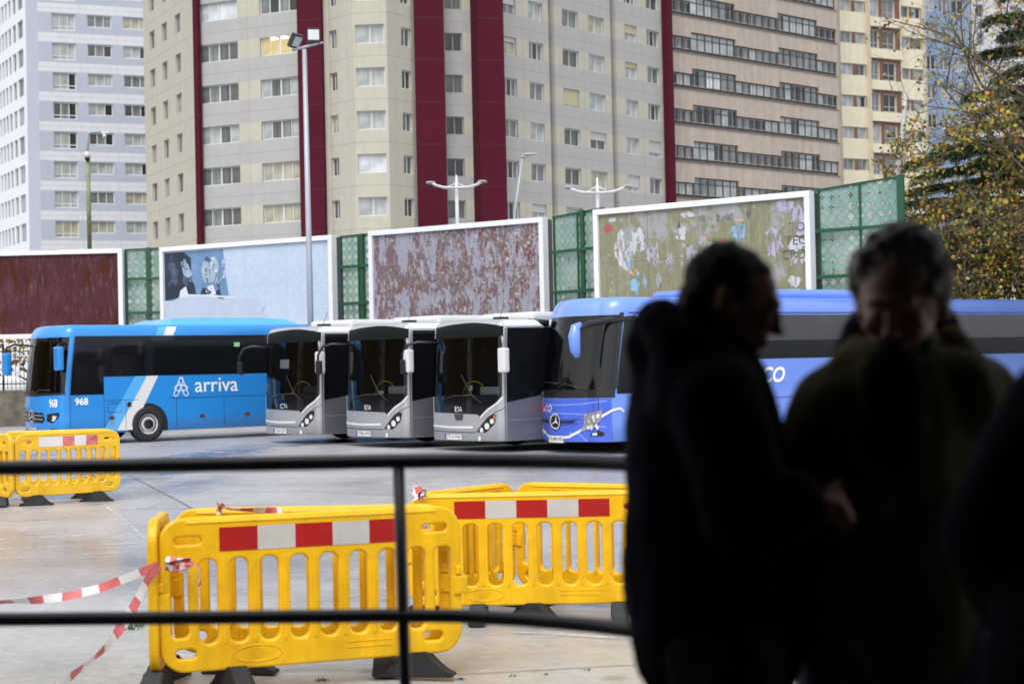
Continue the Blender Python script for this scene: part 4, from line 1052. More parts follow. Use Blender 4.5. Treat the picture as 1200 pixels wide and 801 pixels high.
def bus_inside(rt, sh, z0, wall_c, left=1, extra=True):
    bm = new(); w = sh.w - .09; x0 = sh.x1 + .05; L = 9
    quad(bm, (x0, -w, .9), (x0, w, .9), (-L, w, .9), (-L, -w, .9)); quad(bm, (x0 - .2, w, .9), (x0 - .2, w, sh.zr - .05), (-L, w, sh.zr - .05), (-L, w, .9)); quad(bm, (x0 - .2, -w, .9), (x0 - .2, -w, sh.zr - .05), (-L, -w, sh.zr - .05), (-L, -w, .9))
    quad(bm, (x0 - .3, -w, sh.zr - .05), (x0 - .3, w, sh.zr - .05), (-L, w, sh.zr - .05), (-L, -w, sh.zr - .05)); quad(bm, (-4.4, -w, .9), (-4.4, w, .9), (-4.4, w, sh.zr), (-4.4, -w, sh.zr)); link('interior', bm, interiorM, rt, local=True)
    bm = new(); pr = [(-.22, .8), (-.22, z0 - .02), (-.55, z0 + .03), (-.8, z0 - .1), (-.8, .8)]; a = [bm.verts.new((x + (0 if abs(y) < .8 else -.12), y, z)) for y in (-w + .12, 0, w - .12) for x, z in pr]
    for i in (0, 1):
        for j in range(4): bm.faces.new((a[i * 5 + j], a[i * 5 + j + 1], a[(i + 1) * 5 + j + 1], a[(i + 1) * 5 + j]))
    link('dashboard', bm, dashM, rt, local=True)
    bm = new(); y = .62 * left; c = Vector((-.72, y, z0 + .12)); rr = .25; ax = Vector((.45, 0, .9)).normalized(); e1 = Vector((0, 1, 0)); e2 = ax.cross(e1)
    tube(bm, [c + (e1 * math.cos(2 * math.pi * k / 20) + e2 * math.sin(2 * math.pi * k / 20)) * rr for k in range(21)], .018, 6); tube(bm, [c, c + Vector((.25, 0, -.35))], .03, 6); tube(bm, [c - e1 * rr, c + e1 * rr], .015, 5); link('steering_wheel', bm, blackp, rt, local=True)
    bm = new(); box(bm, (-1.6, y - .26, .95), (-1.1, y + .26, 1.32), bev=.04); box(bm, (-1.68, y - .25, 1.25), (-1.5, y + .25, 2.1), bev=.06); link('driver_seat', bm, seatM, rt, local=True)
    bm = new()
    for i in range(3):
        x = -2.3 - .8 * i
        for y_ in (-.85, -.35, .38, .88): box(bm, (x - .1, y_ - .22, .9), (x, y_ + .22, 1.95), bev=.05)
    link('passenger_seats', bm, seatM, rt, local=True)
def star(bm, sh, q, z, r, off, mi=0, mb=1):
    ring = [(q + r * math.cos(2 * math.pi * k / 24), z + r * math.sin(2 * math.pi * k / 24)) for k in range(24)]
    sh.decal(ring, off, mb, bm, step=5); sh.ribbon(ring + ring[:1], r * .16, off + .008, mi, bm)
    for k in range(3):
        a = math.pi / 2 + 2 * math.pi * k / 3; t = (q + r * .95 * math.cos(a), z + r * .95 * math.sin(a)); n = (-math.sin(a) * r * .15, math.cos(a) * r * .15)
        sh.decal([(q - n[0], z - n[1]), t, (q + n[0], z + n[1])], off + .010, mi, bm, step=5)
def plate(rt, sh, q, z, txt, w_=.52, h_=.12, eu=True):
    bm = sh.decal([(q - w_ / 2, z - h_ / 2), (q + w_ / 2, z - h_ / 2), (q + w_ / 2, z + h_ / 2), (q - w_ / 2, z + h_ / 2)], .02)
    if eu: sh.decal([(q - w_ / 2, z - h_ / 2), (q - w_ / 2 + .05, z - h_ / 2), (q - w_ / 2 + .05, z + h_ / 2), (q - w_ / 2, z + h_ / 2)], .024, 1, bm)
    sh.text(bm, txt, q + .02, z, h_ * .85, .025, 2); return link('number_plate', bm, [plateM, plateB, blackp], rt, local=True)
def panel_lines(rt, sh, lines, wd=.02, m=None, off=.009):
    bm = new()
    for l in lines: sh.ribbon(l, wd, off, 0, bm)
    link('panel_seams', bm, m or greymid, rt, local=True)
def wiper(rt, sh, pts, off=.06):
    bm = new(); P3 = [sh.dat(q, z, off) for q, z in pts]; tube(bm, P3, .014, 5); link('wiper', bm, blackp, rt, local=True)
def place_bus(px, d, phi, sh):
    A = XY(px, d, 480); h = Vector((-math.cos(phi), -math.sin(phi))); n = Vector((math.sin(phi), -math.cos(phi)))
    o = A - h * sh.x1 - n * sh.w; return (o.x, o.y, gz(o.x)), math.pi + phi

# ---------------- light blue coach
PHI = R(38)
sh = Shell(12.6, 2.55, .30, 2.98, 3.26, .16, .34, .42, rake=.10, rz0=1.35); sh.knot = -.5
blu = mat('light_blue_bus_paint', (0.022, 0.255, 0.70), .3, coat=.5, var=.03); blu2 = mat('sky_blue_stripe', (.10, .42, .86), .3, coat=.4, var=.03); wst = mat('white_stripe', (.72, .73, .73), .35, coat=.3, var=.03)
loc, rz = place_bus(82, 46, PHI, sh)
ar = empty('coach', loc, rz, 'light blue coach with a white diagonal stripe, furthest left of the parked buses', 'bus')
Z0, Z1, SC = 1.40, 2.93, sh.sc
link('body', sh.body((-1.36, 1.30, Z0, Z1)), blu, ar, local=True)
link('windscreen', sh.decal([(-1.40, Z0), (1.30, Z0), (1.30, Z1), (-1.36, Z1)], .0), wsg, ar, local=True)
bus_inside(ar, sh, Z0, None)
bm = sh.decal([(SC + .02, 1.36), (SC + .98, 1.36), (SC + .98, Z1 + .02), (SC + .02, Z1 + .02)], .008); link('driver_window', bm, tint, ar, local=True)
bm = new(); e = SC + .98
for i in range(7):
    a, b = e + i * 1.55, min(e + (i + 1) * 1.55, sh.se - .1); sh.decal([(a, 1.84), (b, 1.84), (b, Z1 + .02), (a, Z1 + .02)], .008, 0, bm)
link('side_windows', bm, tint, ar, local=True)
bm = sh.decal([(-sh.se + .3, 1.84), (-SC - .05, 1.84), (-SC - .05, Z1), (-sh.se + .3, Z1)], .008); link('side_windows', bm, tint, ar, local=True)
bm = sh.decal([(-1.38, Z0 - .07), (1.32, Z0 - .02), (1.32, Z0 + .03), (-1.38, Z0 + .03)], .009); link('windscreen_trim', bm, blackp, ar, local=True)
# stripe
s1 = SC + 1.9
bm = sh.decal([(s1 - .95, sh.zb + .06), (s1 - .55, sh.zb + .06), (s1 + .38, 1.835), (s1 + .02, 1.835)], .0075, 0); sh.decal([(s1 - .55, sh.zb + .06), (s1 - .1, sh.zb + .06), (s1 + .72, 1.835), (s1 + .38, 1.835)], .0076, 1, bm)
sh.decal([(SC + 2.55, 2.955), (SC + 2.8, 2.955), (SC + 2.95, 3.2), (SC + 2.7, 3.2)], .0075, 0, bm); sh.decal([(SC + 2.8, 2.955), (SC + 3.1, 2.955), (SC + 3.25, 3.2), (SC + 2.95, 3.2)], .0076, 1, bm)
link('livery_stripe', bm, [blu2, wst], ar, local=True)
wheel(ar, sh, SC + 2.28, .5, .5); wheel(ar, sh, SC + 8.6, .5, .5)
panel_lines(ar, sh, [[(SC + .0, .32), (SC + .0, 2.95)], [(SC + .98, .33), (SC + .98, 1.84)], [(SC + 1.0, 1.18), (SC + 2.0, 1.18)], [(SC + 1.62, .4), (SC + 1.62, 1.18)], [(SC + 2.95, 1.2), (SC + 11, 1.2)], [(SC + 3.15, .4), (SC + 3.15, 1.2)], [(SC + 4.65, .4), (SC + 4.65, 1.2)], [(SC + 6.2, .4), (SC + 6.2, 1.2)], [(SC + 7.4, .4), (SC + 7.4, 1.2)],
    [(SC + 1.1, .86), (SC + 1.5, .86), (SC + 1.5, 1.1), (SC + 1.1, 1.1), (SC + 1.1, .86)]], .014, mat('blue_seam', (.01, .07, .22), .5))
bm = new()
for q, z in ((SC + 1.2, .66), (SC + 3.95, .62), (SC + 5.4, .62), (SC + 7, .62)): sh.decal([(q - .07, z), (q + .07, z), (q + .07, z + .1), (q - .07, z + .1)], .02, 0, bm)
sh.decal([(SC + 1.14, .54), (SC + 1.26, .54), (SC + 1.26, .58), (SC + 1.14, .58)], .02, 1, bm); sh.decal([(SC + 1.66, 1.0), (SC + 1.78, 1.0), (SC + 1.78, 1.12), (SC + 1.66, 1.12)], .02, 2, bm)
link('side_marker_lamps', bm, [mat('amber_dark', (.12, .04, .01), .3), amber, blackp], ar, local=True)
# lettering
whl = mat('white_lettering', (.85, .86, .88), .4, var=.01); bm = new()
sh.text(bm, 'arriva', SC + 4.42, 1.53, .60, offset=.003, off=.014); 
cx, cz = SC + 3.30, 1.50   # emblem: an open A woven from loops
for k, lp in enumerate(([(-.20, -.17), (-.14, -.22), (-.08, -.17), (.07, .14), (.04, .2), (-.02, .2), (-.05, .14), (-.2, -.17)], [(.20, -.17), (.14, -.22), (.08, -.17), (-.05, .14), (-.02, .22), (.04, .22), (.07, .14), (.2, -.17)], [(-.17, -.02), (-.12, .04), (.12, .04), (.19, -.02), (.13, -.08), (-.11, -.08), (-.17, -.02)])):
    sh.ribbon([(cx + x * 1.15, cz + z * 1.2) for x, z in lp], .026, .014 + k * .002, 0, bm)
sh.text(bm, '968', SC + .33, 1.17, .25, offset=.01); link('lettering', bm, whl, ar, local=True)
bm = new(); sh.text(bm, '968', .80, 1.14, .30, offset=.008); sh.text(bm, 'arriva', -1.05, 1.1, .13); link('front_lettering', bm, whl, ar, local=True)
# front
bm = sh.decal([(-1.30, .66), (.18, .62), (.30, .72), (.18, .90), (-1.20, .92), (-1.36, .82)], .012); g_ = link('grille', bm, blackp, ar, local=True)
bm = new(); sh.ribbon([(-1.25, .84), (.2, .82)], .03, .02, 0, bm); sh.ribbon([(-1.28, .74), (.2, .72)], .03, .02, 0, bm); link('grille_bar', bm, steel, g_, local=True)
bm = new(); star(bm, sh, -.5, .80, .15, .03); link('badge', bm, [mat('chrome', (.75, .76, .78), .3, metal=.2), blackp], ar, local=True)
bm = sh.decal([(.42, .66), (.75, .62), (1.05, .76), (1.1, .90), (.45, .86)], .012); h1_ = link('headlight', bm, blackp, ar, local=True)
bm = sh.decal([(.72, .66), (.88, .68), (1.0, .8), (.78, .82)], .02); link('headlight_lens', bm, lampW, h1_, local=True)
bm = sh.decal([(.55, .36), (.98, .36), (1.05, .44), (.7, .47)], .012); sh.decal([(-1.4, .36), (-1.2, .36), (-1.2, .44), (-1.4, .44)], .012, 0, bm); link('fog_lamp', bm, blackp, ar, local=True)
plate(ar, sh, -.5, .43, '1520 JWC'); wiper(ar, sh, [(-.35, Z0 - .03), (.1, Z0 + .12), (.75, Z0 + .1)]); wiper(ar, sh, [(-1.2, Z0 - .03), (-.8, Z0 + .1), (-.2, Z0 + .06)])
bm = sh.decal([(-1.16, 1.72), (-.92, 1.72), (-.92, 1.98), (-1.16, 1.98)], -.02); link('windscreen_notice', bm, mat('green_paper', (.45, .6, .5), .6), ar, local=True)
bm = sh.decal([(SC + 5.02, 2.62), (SC + 5.2, 2.62), (SC + 5.2, 2.74), (SC + 5.02, 2.74)], .012); link('window_sticker', bm, mat('green_sticker', (.25, .55, .3), .6), ar, local=True)
# roof pod
bm = new(); prof = [(0, 0), (.5, .19), (1.2, .22), (3.6, .22), (4.3, .17), (4.7, 0)]; vs = []
for x, h in prof: vs.append([bm.verts.new((-3.2 - x, y * (1 if i in (0, 3) else 1), 3.24 + (h if i in (1, 2) else 0))) for i, y in enumerate((-1.0, -.86, .86, 1.0))])
for a, b in zip(vs[:-1], vs[1:]):
    for i in range(3): bm.faces.new((a[i], a[i + 1], b[i + 1], b[i]))
bmesh.ops.recalc_face_normals(bm, faces=bm.faces); link('roof_pod', bm, blu2, ar, local=True)
# mirrors
def mirror(rt, pts, hp, hs, mcol, armcol=None, r=.03, rzz=0):
    bm = new(); tube(bm, pts, r, 8); o = link('mirror_arm', bm, armcol or blackp, rt, local=True)
    bm = new(); M_ = Matrix.Translation(hp) @ Matrix.Rotation(rzz, 4, 'Z'); box(bm, (-hs[0], -hs[1], -hs[2]), hs, M_, bev=min(hs) * .6); link('mirror_housing', bm, mcol, rt, local=True)
    bm = new(); box(bm, (-hs[0] - .006, -hs[1] * .8, -hs[2] * .85), (-hs[0] - .001, hs[1] * .8, hs[2] * .85), M_); link('mirror_glass', bm, tint, rt, local=True)
xA = sh.x1
mirror(ar, [(xA + .1, sh.w - .05, 2.75), (xA + .35, sh.w + .12, 2.72), (xA + .4, sh.w + .2, 2.6)], Vector((xA + .38, sh.w + .2, 2.35)), (.09, .16, .32), blu)
mirror(ar, [(xA + .1, -sh.w + .05, 2.75), (xA + .35, -sh.w - .35, 2.80), (xA + .42, -sh.w - .75, 2.72), (xA + .42, -sh.w - .85, 2.5)], Vector((xA + .4, -sh.w - .85, 2.25)), (.09, .15, .32), blu)

# ---------------- silver buses
sh = Shell(12.0, 2.55, .24, 2.80, 3.02, .17, .16, .2, rake=.045, rz0=1.2); sh.knot = -.42
SC = sh.sc; PHI = R(41)
sil = mat('silver_bus_paint', (.42, .43, .45), .33, metal=.35, coat=.4, var=.03); silw = mat('silver_highlight_trim', (.68, .70, .74), .3, coat=.4, var=.02); dsil = mat('grey_side_paint', (.17, .175, .20), .35, metal=.3, coat=.3, var=.03); rfw = mat('white_bus_roof', (.66, .67, .68), .4, var=.04)
orangeM = mat('orange_indicator', (.6, .14, .03), .3)
def silver(loc, rz, label, pl, pos):
    rt = empty('city_bus', loc, rz, label, 'bus', 'silver city buses parked in a row')
    Z0, Z1 = 1.26, 2.62; q0, q1 = -1.38, 1.27
    link('body', sh.body((q0, q1, Z0, Z1)), sil, rt, local=True)
    link('windscreen', sh.decal([(q0, Z0), (q1, Z0), (q1, Z1), (q0, Z1)], .0), wsg, rt, local=True)
    bus_inside(rt, sh, Z0, None)
    bm = new(); top = [(q0, Z1), (q1 + .02, Z1)] + [(q1 + .02 - (q1 + 1.42) * i / 8, 2.86 + .10 * math.sin(math.pi * i / 8)) for i in range(9)]
    sh.decal(top, .008, 0, bm); link('destination_panel', bm, mat('destination_glass', (.010, .012, .012), .5, spec=.05), rt, local=True)
    bm = sh.decal([(-1.42, .90), (.36, .86), (.50, .80), (.78, .98), (1.1, 1.12), (1.27, 1.28), (q0, 1.28)], .008); link('lower_windscreen_panel', bm, tint, rt, local=True)
    # roof skin in white
    bm = new()
    for g in (1, -1): 
        prs = [(-.0, 2.83), (g * 1, 2.83)]
    sh.decal([(SC - .05, 2.86), (sh.se - .05, 2.86), (sh.se - .05, 2.995), (SC - .05, 2.995)], .006, 0, bm); link('roof_edge', bm, rfw, rt, local=True)
    bm = new(); box(bm, (-4.6, -.95, 3.0), (-1.5, .95, 3.2), bev=.08); box(bm, (-11.5, -1.0, 3.0), (-5.0, 1.0, 3.22), bev=.08); link('roof_pod', bm, rfw, rt, local=True)
    bm = new(); box(bm, (-1.25, .1, 3.0), (-1.0, .4, 3.10), bev=.02); tube(bm, [(-1.1, .25, 3.08), (-1.25, .25, 3.42)], .008, 4); box(bm, (-3.9, .75, 3.203), (-3.1, .9, 3.24)); link('roof_aerial', bm, blackp, rt, local=True)
    # side
    bm = sh.decal([(SC + .04, 1.12), (SC + 2.2, 1.42), (sh.se - .1, 1.42), (sh.se - .1, 2.82), (SC + .04, 2.82)], .008); link('side_windows', bm, tint, rt, local=True)
    bm = sh.decal([(SC + .04, .26), (sh.se - .1, .26), (sh.se - .1, 1.415), (SC + 2.2, 1.415), (SC + .04, 1.115)], .006); link('side_skirt', bm, dsil, rt, local=True)
    bm = sh.decal([(-sh.se + .1, .26), (-SC - .04, .26), (-SC - .04, 1.2), (-sh.se + .1, 1.2)], .006); sh.decal([(-sh.se + .1, 1.205), (-SC - .3, 1.205), (-SC - .3, 2.82), (-sh.se + .1, 2.82)], .008, 1, bm); link('far_side_panels', bm, [dsil, tint], rt, local=True)
    panel_lines(rt, sh, [[(SC - .02, .26), (SC - .02, 2.8)], [(-1.36, .46), (.28, .44)], [(.3, .44), (.75, .78), (1.08, .92), (SC - .03, 1.0)]], .016)
    panel_lines(rt, sh, [[(SC + .05, .72), (SC + 2.2, .72)]], .018, steel, .012)
    for q in (SC + 1.55, SC + 2.9, SC + 4.3):
        bm = new(); sh.ribbon([(q, 1.5), (q, 2.78)], .03, .014, 0, bm); link('window_pillar', bm, greymid, rt, local=True)
    # front grille panel
    bm = new(); sh.ribbon([(-1.47, .95), (-1.36, .72), (-1.25, .58), (-.6, .555), (.2, .565)], .055, .014, 0, bm); sh.ribbon([(.5, .79), (.78, .965), (1.1, 1.10), (1.29, 1.24)], .045, .013, 0, bm); link('front_trim', bm, silw, rt, local=True)
    bm = sh.decal([(.36, .45), (.70, .45), (1.0, .64), (1.08, .84), (.93, .86), (.70, .74)], .012); h = link('headlight', bm, blackp, rt, local=True)
    bm = new()
    for (q, z, r_) in ((.54, .50, .055), (.74, .59, .075), (.92, .70, .06)): sh.decal([(q + r_ * 1.2 * math.cos(2 * math.pi * k / 12), z + r_ * math.sin(2 * math.pi * k / 12)) for k in range(12)], .02, 0, bm, step=5)
    link('headlight_lens', bm, lampW, h, local=True)
    bm = sh.decal([(.98, .74), (1.06, .76), (1.07, .83), (.97, .83)], .022); link('indicator', bm, orangeM if pos == 2 else blackp, h, local=True)
    bm = sh.decal([(-1.52, .5), (-1.42, .48), (-1.40, .62), (-1.5, .72)], .012); link('headlight', bm, blackp, rt, local=True)
    bm = new()
    for q, z in ((.45, .31), (-1.4, .33)): sh.decal([(q + .06 * math.cos(2 * math.pi * k / 12), z + .06 * math.sin(2 * math.pi * k / 12)) for k in range(12)], .012, 0, bm, step=5)
    sh.decal([(-.95 if pos else -.85, .905), (-.5, .905), (-.5, .975), (-.95, .975)], .0125, 1, bm) if False else None
    link('fog_lamp', bm, [lampW, paperM], rt, local=True)
    bm = new(); sh.text(bm, ('CTA' if pos == 0 else 'ESA'), -.38, .97, .17, .02); link('bus_lettering', bm, silw, rt, local=True)
    if pos == 2:
        bm = sh.decal([(-.5, .72), (-.25, .72), (-.22, .86), (-.53, .86)], .014); link('badge', bm, greymid, rt, local=True)
    plate(rt, sh, -.55, .335, pl)
    wiper(rt, sh, [(-.9, Z0 - .1), (-.5, Z0 + .02), (.2, Z0 + .04)]); wiper(rt, sh, [(.6, Z0 - .15), (.2, Z0 + .06), (-.2, Z0 + .5)])
    # things on the dash
    bm = new(); box(bm, (-.55, .35, Z0 + .03), (-.35, 1.0, Z0 + .22), bev=.03); link('cash_desk', bm, dashM if pos == 0 else mat('pale_grey_box', (.4, .41, .42), .6), rt, local=True)
    bm = new(); tube(bm, [(-1.0, -.62 + .42 * math.cos(math.pi * i / 10), 1.28 + .32 * math.sin(math.pi * i / 10)) for i in range(11)], .016, 6); tube(bm, [(-1.3, .2, .9), (-1.3, .2, 2.7)], .02, 6); link('handrail', bm, yel, rt, local=True)
    if pos == 0:
        bm = sh.decal([(-.62, 1.95), (-.22, 1.95), (-.22, 2.18), (-.62, 2.18)], -.03); link('windscreen_notice', bm, paperM, rt, local=True)
    else:
        bm = sh.decal([(.05, 1.3), (.3, 1.3), (.3, 1.38), (.05, 1.38)] if pos == 1 else [(.02, 1.4), (.16, 1.4), (.16, 1.52), (.02, 1.52)], -.02); link('windscreen_notice', bm, paperM, rt, local=True)
    xA = sh.x1
    mirror(rt, [(xA + .05, sh.w - .02, 2.62), (xA + .2, sh.w + .16, 2.6), (xA + .2, sh.w + .2, 2.4)], Vector((xA + .2, sh.w + .2, 2.08)), (.09, .12, .28), rfw, sil, .02)
    mirror(rt, [(xA - .1, -sh.w + .02, 2.52), (xA + .3, -sh.w - .25, 2.56), (xA + .45, -sh.w - .45, 2.5), (xA + .5, -sh.w - .58, 2.3), (xA + .5, -sh.w - .6, 2.1)], Vector((xA + .5, -sh.w - .56, 1.98)), (.05, .09, .17), blackp, blackp, .032)
    wheel(rt, sh, SC + 2.35, .48, .48); wheel(rt, sh, SC + 8.3, .48, .48)
    bm = new(); box(bm, (-11.8, -1.05, .24), (-.6, 1.05, .5)); link('chassis', bm, under, rt, local=True)
    return rt
for i, (px, d, pl, lb) in enumerate(((378.5, 43.6, '1421 JNF', 'silver city bus beside the light blue coach, paper notice in its windscreen'),
                                     (481.5, 41.0, '1706 MKF', 'silver city bus in the middle of the three silver ones'),
                                     (592.5, 38.7, '7713 MKF', 'silver city bus with an orange indicator, beside the violet blue coach'))):
    loc, rz = place_bus(px, d, PHI, sh); silver(loc, rz, lb, pl, i)

# ---------------- violet blue coach
sh = Shell(15.0, 2.55, .26, 3.16, 3.46, .28, .50, .46, rake=.15, rz0=1.3); sh.knot = -.6
SC = sh.sc; PHI = R(35)
vio = mat('violet_blue_coach_paint', (.06, .12, .62), .25, coat=.7, var=.03); viol = mat('light_violet_blue', (.15, .28, .80), .28, coat=.6, var=.03)
loc, rz = place_bus(727, 37.6, PHI, sh)
rc_ = empty('coach', loc, rz, 'violet blue coach with drooping blue mirrors behind the two men', 'bus')
Z0, Z1 = 1.38, 3.06; q0, q1 = -1.45, 1.36
link('body', sh.body((q0, q1, Z0, Z1)), viol, rc_, local=True)
link('windscreen', sh.decal([(q0, Z0), (q1, Z0), (q1, Z1), (q0, Z1)], .0), wsg, rc_, local=True)
bus_inside(rc_, sh, Z0, None)
bm = sh.decal([(-1.5, Z0 - .14), (1.45, Z0 - .14), (1.45, Z0 + .04), (-1.5, Z0 + .04)], .009); sh.decal([(1.36, Z0 + .04), (1.50, Z0 + .04), (1.47, Z1 + .05), (1.33, Z1 + .05)], .009, 0, bm); link('windscreen_trim', bm, blackp, rc_, local=True)
bm = sh.decal([(SC - .12, 1.32), (SC + 1.25, 1.32), (SC + 1.25, 3.0), (SC + .2, 3.0), (SC - .12, 2.9)], .008); link('driver_window', bm, tint, rc_, local=True)
bm = new(); e = SC + 1.3
greyg = mat('grey_tinted_glass', (.055, .058, .066), .08)
for i in range(8):
    a, b = e + i * 1.62, min(e + (i + 1) * 1.62, sh.se - .15)
    sh.decal([(a, 2.02), (b, 2.02), (b, 2.45), (a, 2.45)], .008, 0, bm); sh.decal([(a, 2.453), (b, 2.453), (b, 3.05), (a, 3.05)], .008, 1, bm)
link('side_windows', bm, [tint, greyg], rc_, local=True)
bm = sh.decal([(-sh.se + .2, 1.8), (-SC - .1, 1.8), (-SC - .1, 3.0), (-sh.se + .2, 3.0)], .008); link('side_windows', bm, tint, rc_, local=True)
bm = new(); sh.ribbon([(SC, 3.1), (sh.se - .1, 3.1)], .03, .01, 0, bm); link('roof_line', bm, mat('blue_line', (.03, .06, .3), .4), rc_, local=True)
bm = sh.decal([(-1.52, .28), (1.30, .28), (1.30, 1.22), (-1.52, 1.22)], .007); link('front_panel', bm, vio, rc_, local=True)
bm = new(); sh.ribbon([(-1.5, 1.14), (-.6, 1.08), (.3, 1.1), (1.2, 1.17)], .035, .012, 0, bm); sh.ribbon([(-1.4, .93), (-.5, .9), (.4, .88)], .03, .012, 0, bm); sh.ribbon([(.55, .55), (.8, .6), (1.15, .6)], .03, .012, 0, bm)
sh.ribbon([(-1.3, .42), (-1.0, .42)], .04, .012, 0, bm); sh.ribbon([(-.1, .46), (.25, .44), (.5, .28)], .04, .012, 0, bm); link('front_highlight_trim', bm, viol, rc_, local=True)
bm = sh.decal([(-1.42, .84), (.42, .80), (.32, .66), (-.2, .55), (-.6, .52), (-1.1, .58), (-1.42, .7)], .012); g_ = link('grille', bm, vio, rc_, local=True)
bm = new(); sh.ribbon([(-1.38, .8), (-.6, .74), (.3, .77)], .022, .02, 0, bm); sh.ribbon([(-1.3, .7), (-.6, .62), (.2, .68)], .02, .02, 0, bm); sh.decal([(-1.3, .76), (-.75, .72), (-.75, .67), (-1.25, .7)], .018, 1, bm); sh.decal([(-.45, .72), (.15, .74), (.05, .69), (-.45, .67)], .018, 1, bm); link('grille_bar', bm, [mat('dark_violet', (.03, .05, .26), .4), blackp], g_, local=True)
bm = new(); star(bm, sh, -.6, .72, .16, .035); link('badge', bm, [mat('chrome', (.75, .76, .78), .3, metal=.2), blackp], rc_, local=True)
bm = new(); sh.ribbon([(-1.5, .6), (-1.3, .5), (-.9, .38), (-.55, .34), (-.1, .38), (.42, .56)], .055, .016, 0, bm); sh.ribbon([(.95, .80), (1.35, .96), (1.6, 1.0), (SC + .1, .92)], .055, .016, 0, bm); link('white_swoosh', bm, wst, rc_, local=True)
bm = sh.decal([(.42, .88), (1.06, .97), (1.0, .74), (.82, .60), (.30, .50), (.42, .66)], .02); h = link('headlight', bm, mat('headlamp_chrome', (.30, .30, .31), .3, metal=.3, var=.6, vs=14), rc_, local=True)
bm = new(); r = random.Random(4)
for k in range(11):
    q, z = r.uniform(.48, .96), r.uniform(.56, .9); z = min(z, .62 + (q - .4) * .5); rr_ = r.uniform(.03, .06); sh.decal([(q + rr_ * math.cos(2 * math.pi * j / 10), z + rr_ * math.sin(2 * math.pi * j / 10)) for j in range(10)], .03 + k * .001, 0, bm, step=5)
link('headlight_lens', bm, lampW, h, local=True)
bm = sh.decal([(-1.56, .68), (-1.42, .6), (-1.4, .74), (-1.54, .9)], .02); link('headlight', bm, lampW, rc_, local=True)
bm = sh.decal([(.62, .40), (1.05, .39), (1.12, .46), (.95, .52), (.68, .46)], .014); sh.decal([(.72, .41), (.88, .41), (.88, .48), (.72, .46)], .022, 1, bm); link('fog_lamp', bm, [blackp, lampW], rc_, local=True)
plate(rc_, sh, -.6, .44 - .12, '7140 MFX', .55, .15, False)
bm = new(); sh.text(bm, 'RICO', -.98, 1.0, .20, .02, shear=.3); sh.decal([(-1.34, .88), (-1.26, .84), (-1.22, .95), (-1.16, 1.02), (-1.22, 1.14), (-1.31, 1.12)], .02, 1, bm)
sh.text(bm, 'RICO', SC + 4.36, 1.62, .50, .016, shear=.3, offset=.014); sh.decal([(SC + 2.6, 1.2), (SC + 2.85, 1.15), (SC + 3.05, 1.4), (SC + 3.0, 1.62), (SC + 2.7, 1.6)], .016, 1, bm); link('lettering', bm, [whl, mat('red_emblem', (.6, .03, .08), .4)], rc_, local=True)
panel_lines(rc_, sh, [[(SC - .3, .28), (SC - .3, 1.25)], [(.75, .9), (.8, 1.24)], [(SC + 1.28, .3), (SC + 1.28, 2.0)], [(SC + 3.0, 1.1), (SC + 12, 1.1)], [(SC + 4.6, .3), (SC + 4.6, 1.1)], [(SC + 6.2, .3), (SC + 6.2, 1.1)]], .014, mat('violet_seam', (.02, .04, .2), .5))
wiper(rc_, sh, [(-.7, Z0 - .05), (-.25, Z0 + .18), (.7, Z0 + .02)]); wiper(rc_, sh, [(-1.45, Z0 - .08), (-1.1, Z0 + .22), (-.5, Z0 + .18)])
bm = new(); box(bm, (-9.6, -.95, 3.44), (-3.6, .95, 3.68), bev=.1); link('roof_pod', bm, viol, rc_, local=True)
bm = new(); box(bm, (-13.0, -1.1, .26), (-.8, 1.1, .5)); link('chassis', bm, under, rc_, local=True)
wheel(rc_, sh, SC + 2.5, .5, .5); wheel(rc_, sh, SC + 9.2, .5, .5)
xA = sh.x1
def horn(g):
    y = sh.w * g
    bm = new(); pts = [(xA - .5, y - .05 * g, 2.98), (xA + .25, y - .12 * g, 2.93), (xA + .75, y - .10 * g, 2.86), (xA + 1.0, y - .08 * g, 2.78), (xA + 1.15, y - .05 * g, 2.6)]
    if g < 0: pts = [(xA + .1, y + .1, 2.95), (xA + .45, y - .2, 3.0), (xA + .62, y - .45, 2.92), (xA + .68, y - .62, 2.72)]
    tube(bm, pts, [.08, .07, .065, .06, .06][:len(pts)], 8); link('mirror_arm', bm, blackp, rc_, local=True)
    e = Vector(pts[-1]); bm = new()
    tube(bm, [e + Vector((-.14, 0, .26)), e + Vector((-.0, 0, .18)), e + Vector((.04, 0, -.02)), e + Vector((.02, 0, -.32)), e + Vector((-.04, 0, -.46))], [.05, .11, .14, .12, .06], 10); link('mirror_housing', bm, viol, rc_, local=True)
horn(1); horn(-1)
# ================================================================== yellow plastic barriers
yelp = mat('barrier_yellow_plastic', (.90, .50, .006), .40, var=.14, vs=5, spec=.4, bmp=.08, streak=.14); yel_old = mat('barrier_yellow_faded', (.80, .47, .015), .42, var=.08, vs=3, streak=.05)
redr = mat('reflective_red', (.42, .012, .010), .35, var=.12, vs=5, streak=.1); whr = mat('reflective_white', (.56, .53, .50), .4, var=.08, vs=5, streak=.1)
redf = mat('faded_red_film', (.60, .16, .17), .4, var=.5, vs=9); whf = mat('faded_white_film', (.70, .66, .66), .4, var=.12, vs=9); footm = mat('black_rubber_foot', (.016, .016, .017), .65, var=.3, bmp=.3, vs=9)
def rrect(x0, x1, z0, z1, r, n=6):
    o = []
    for cx, cz, a0 in ((x1 - r, z1 - r, 0), (x0 + r, z1 - r, 90), (x0 + r, z0 + r, 180), (x1 - r, z0 + r, 270)):
        for i in range(n + 1): a = R(a0 + 90 * i / n); o.append((cx + r * math.cos(a), cz + r * math.sin(a)))
    return o
_pn = {}
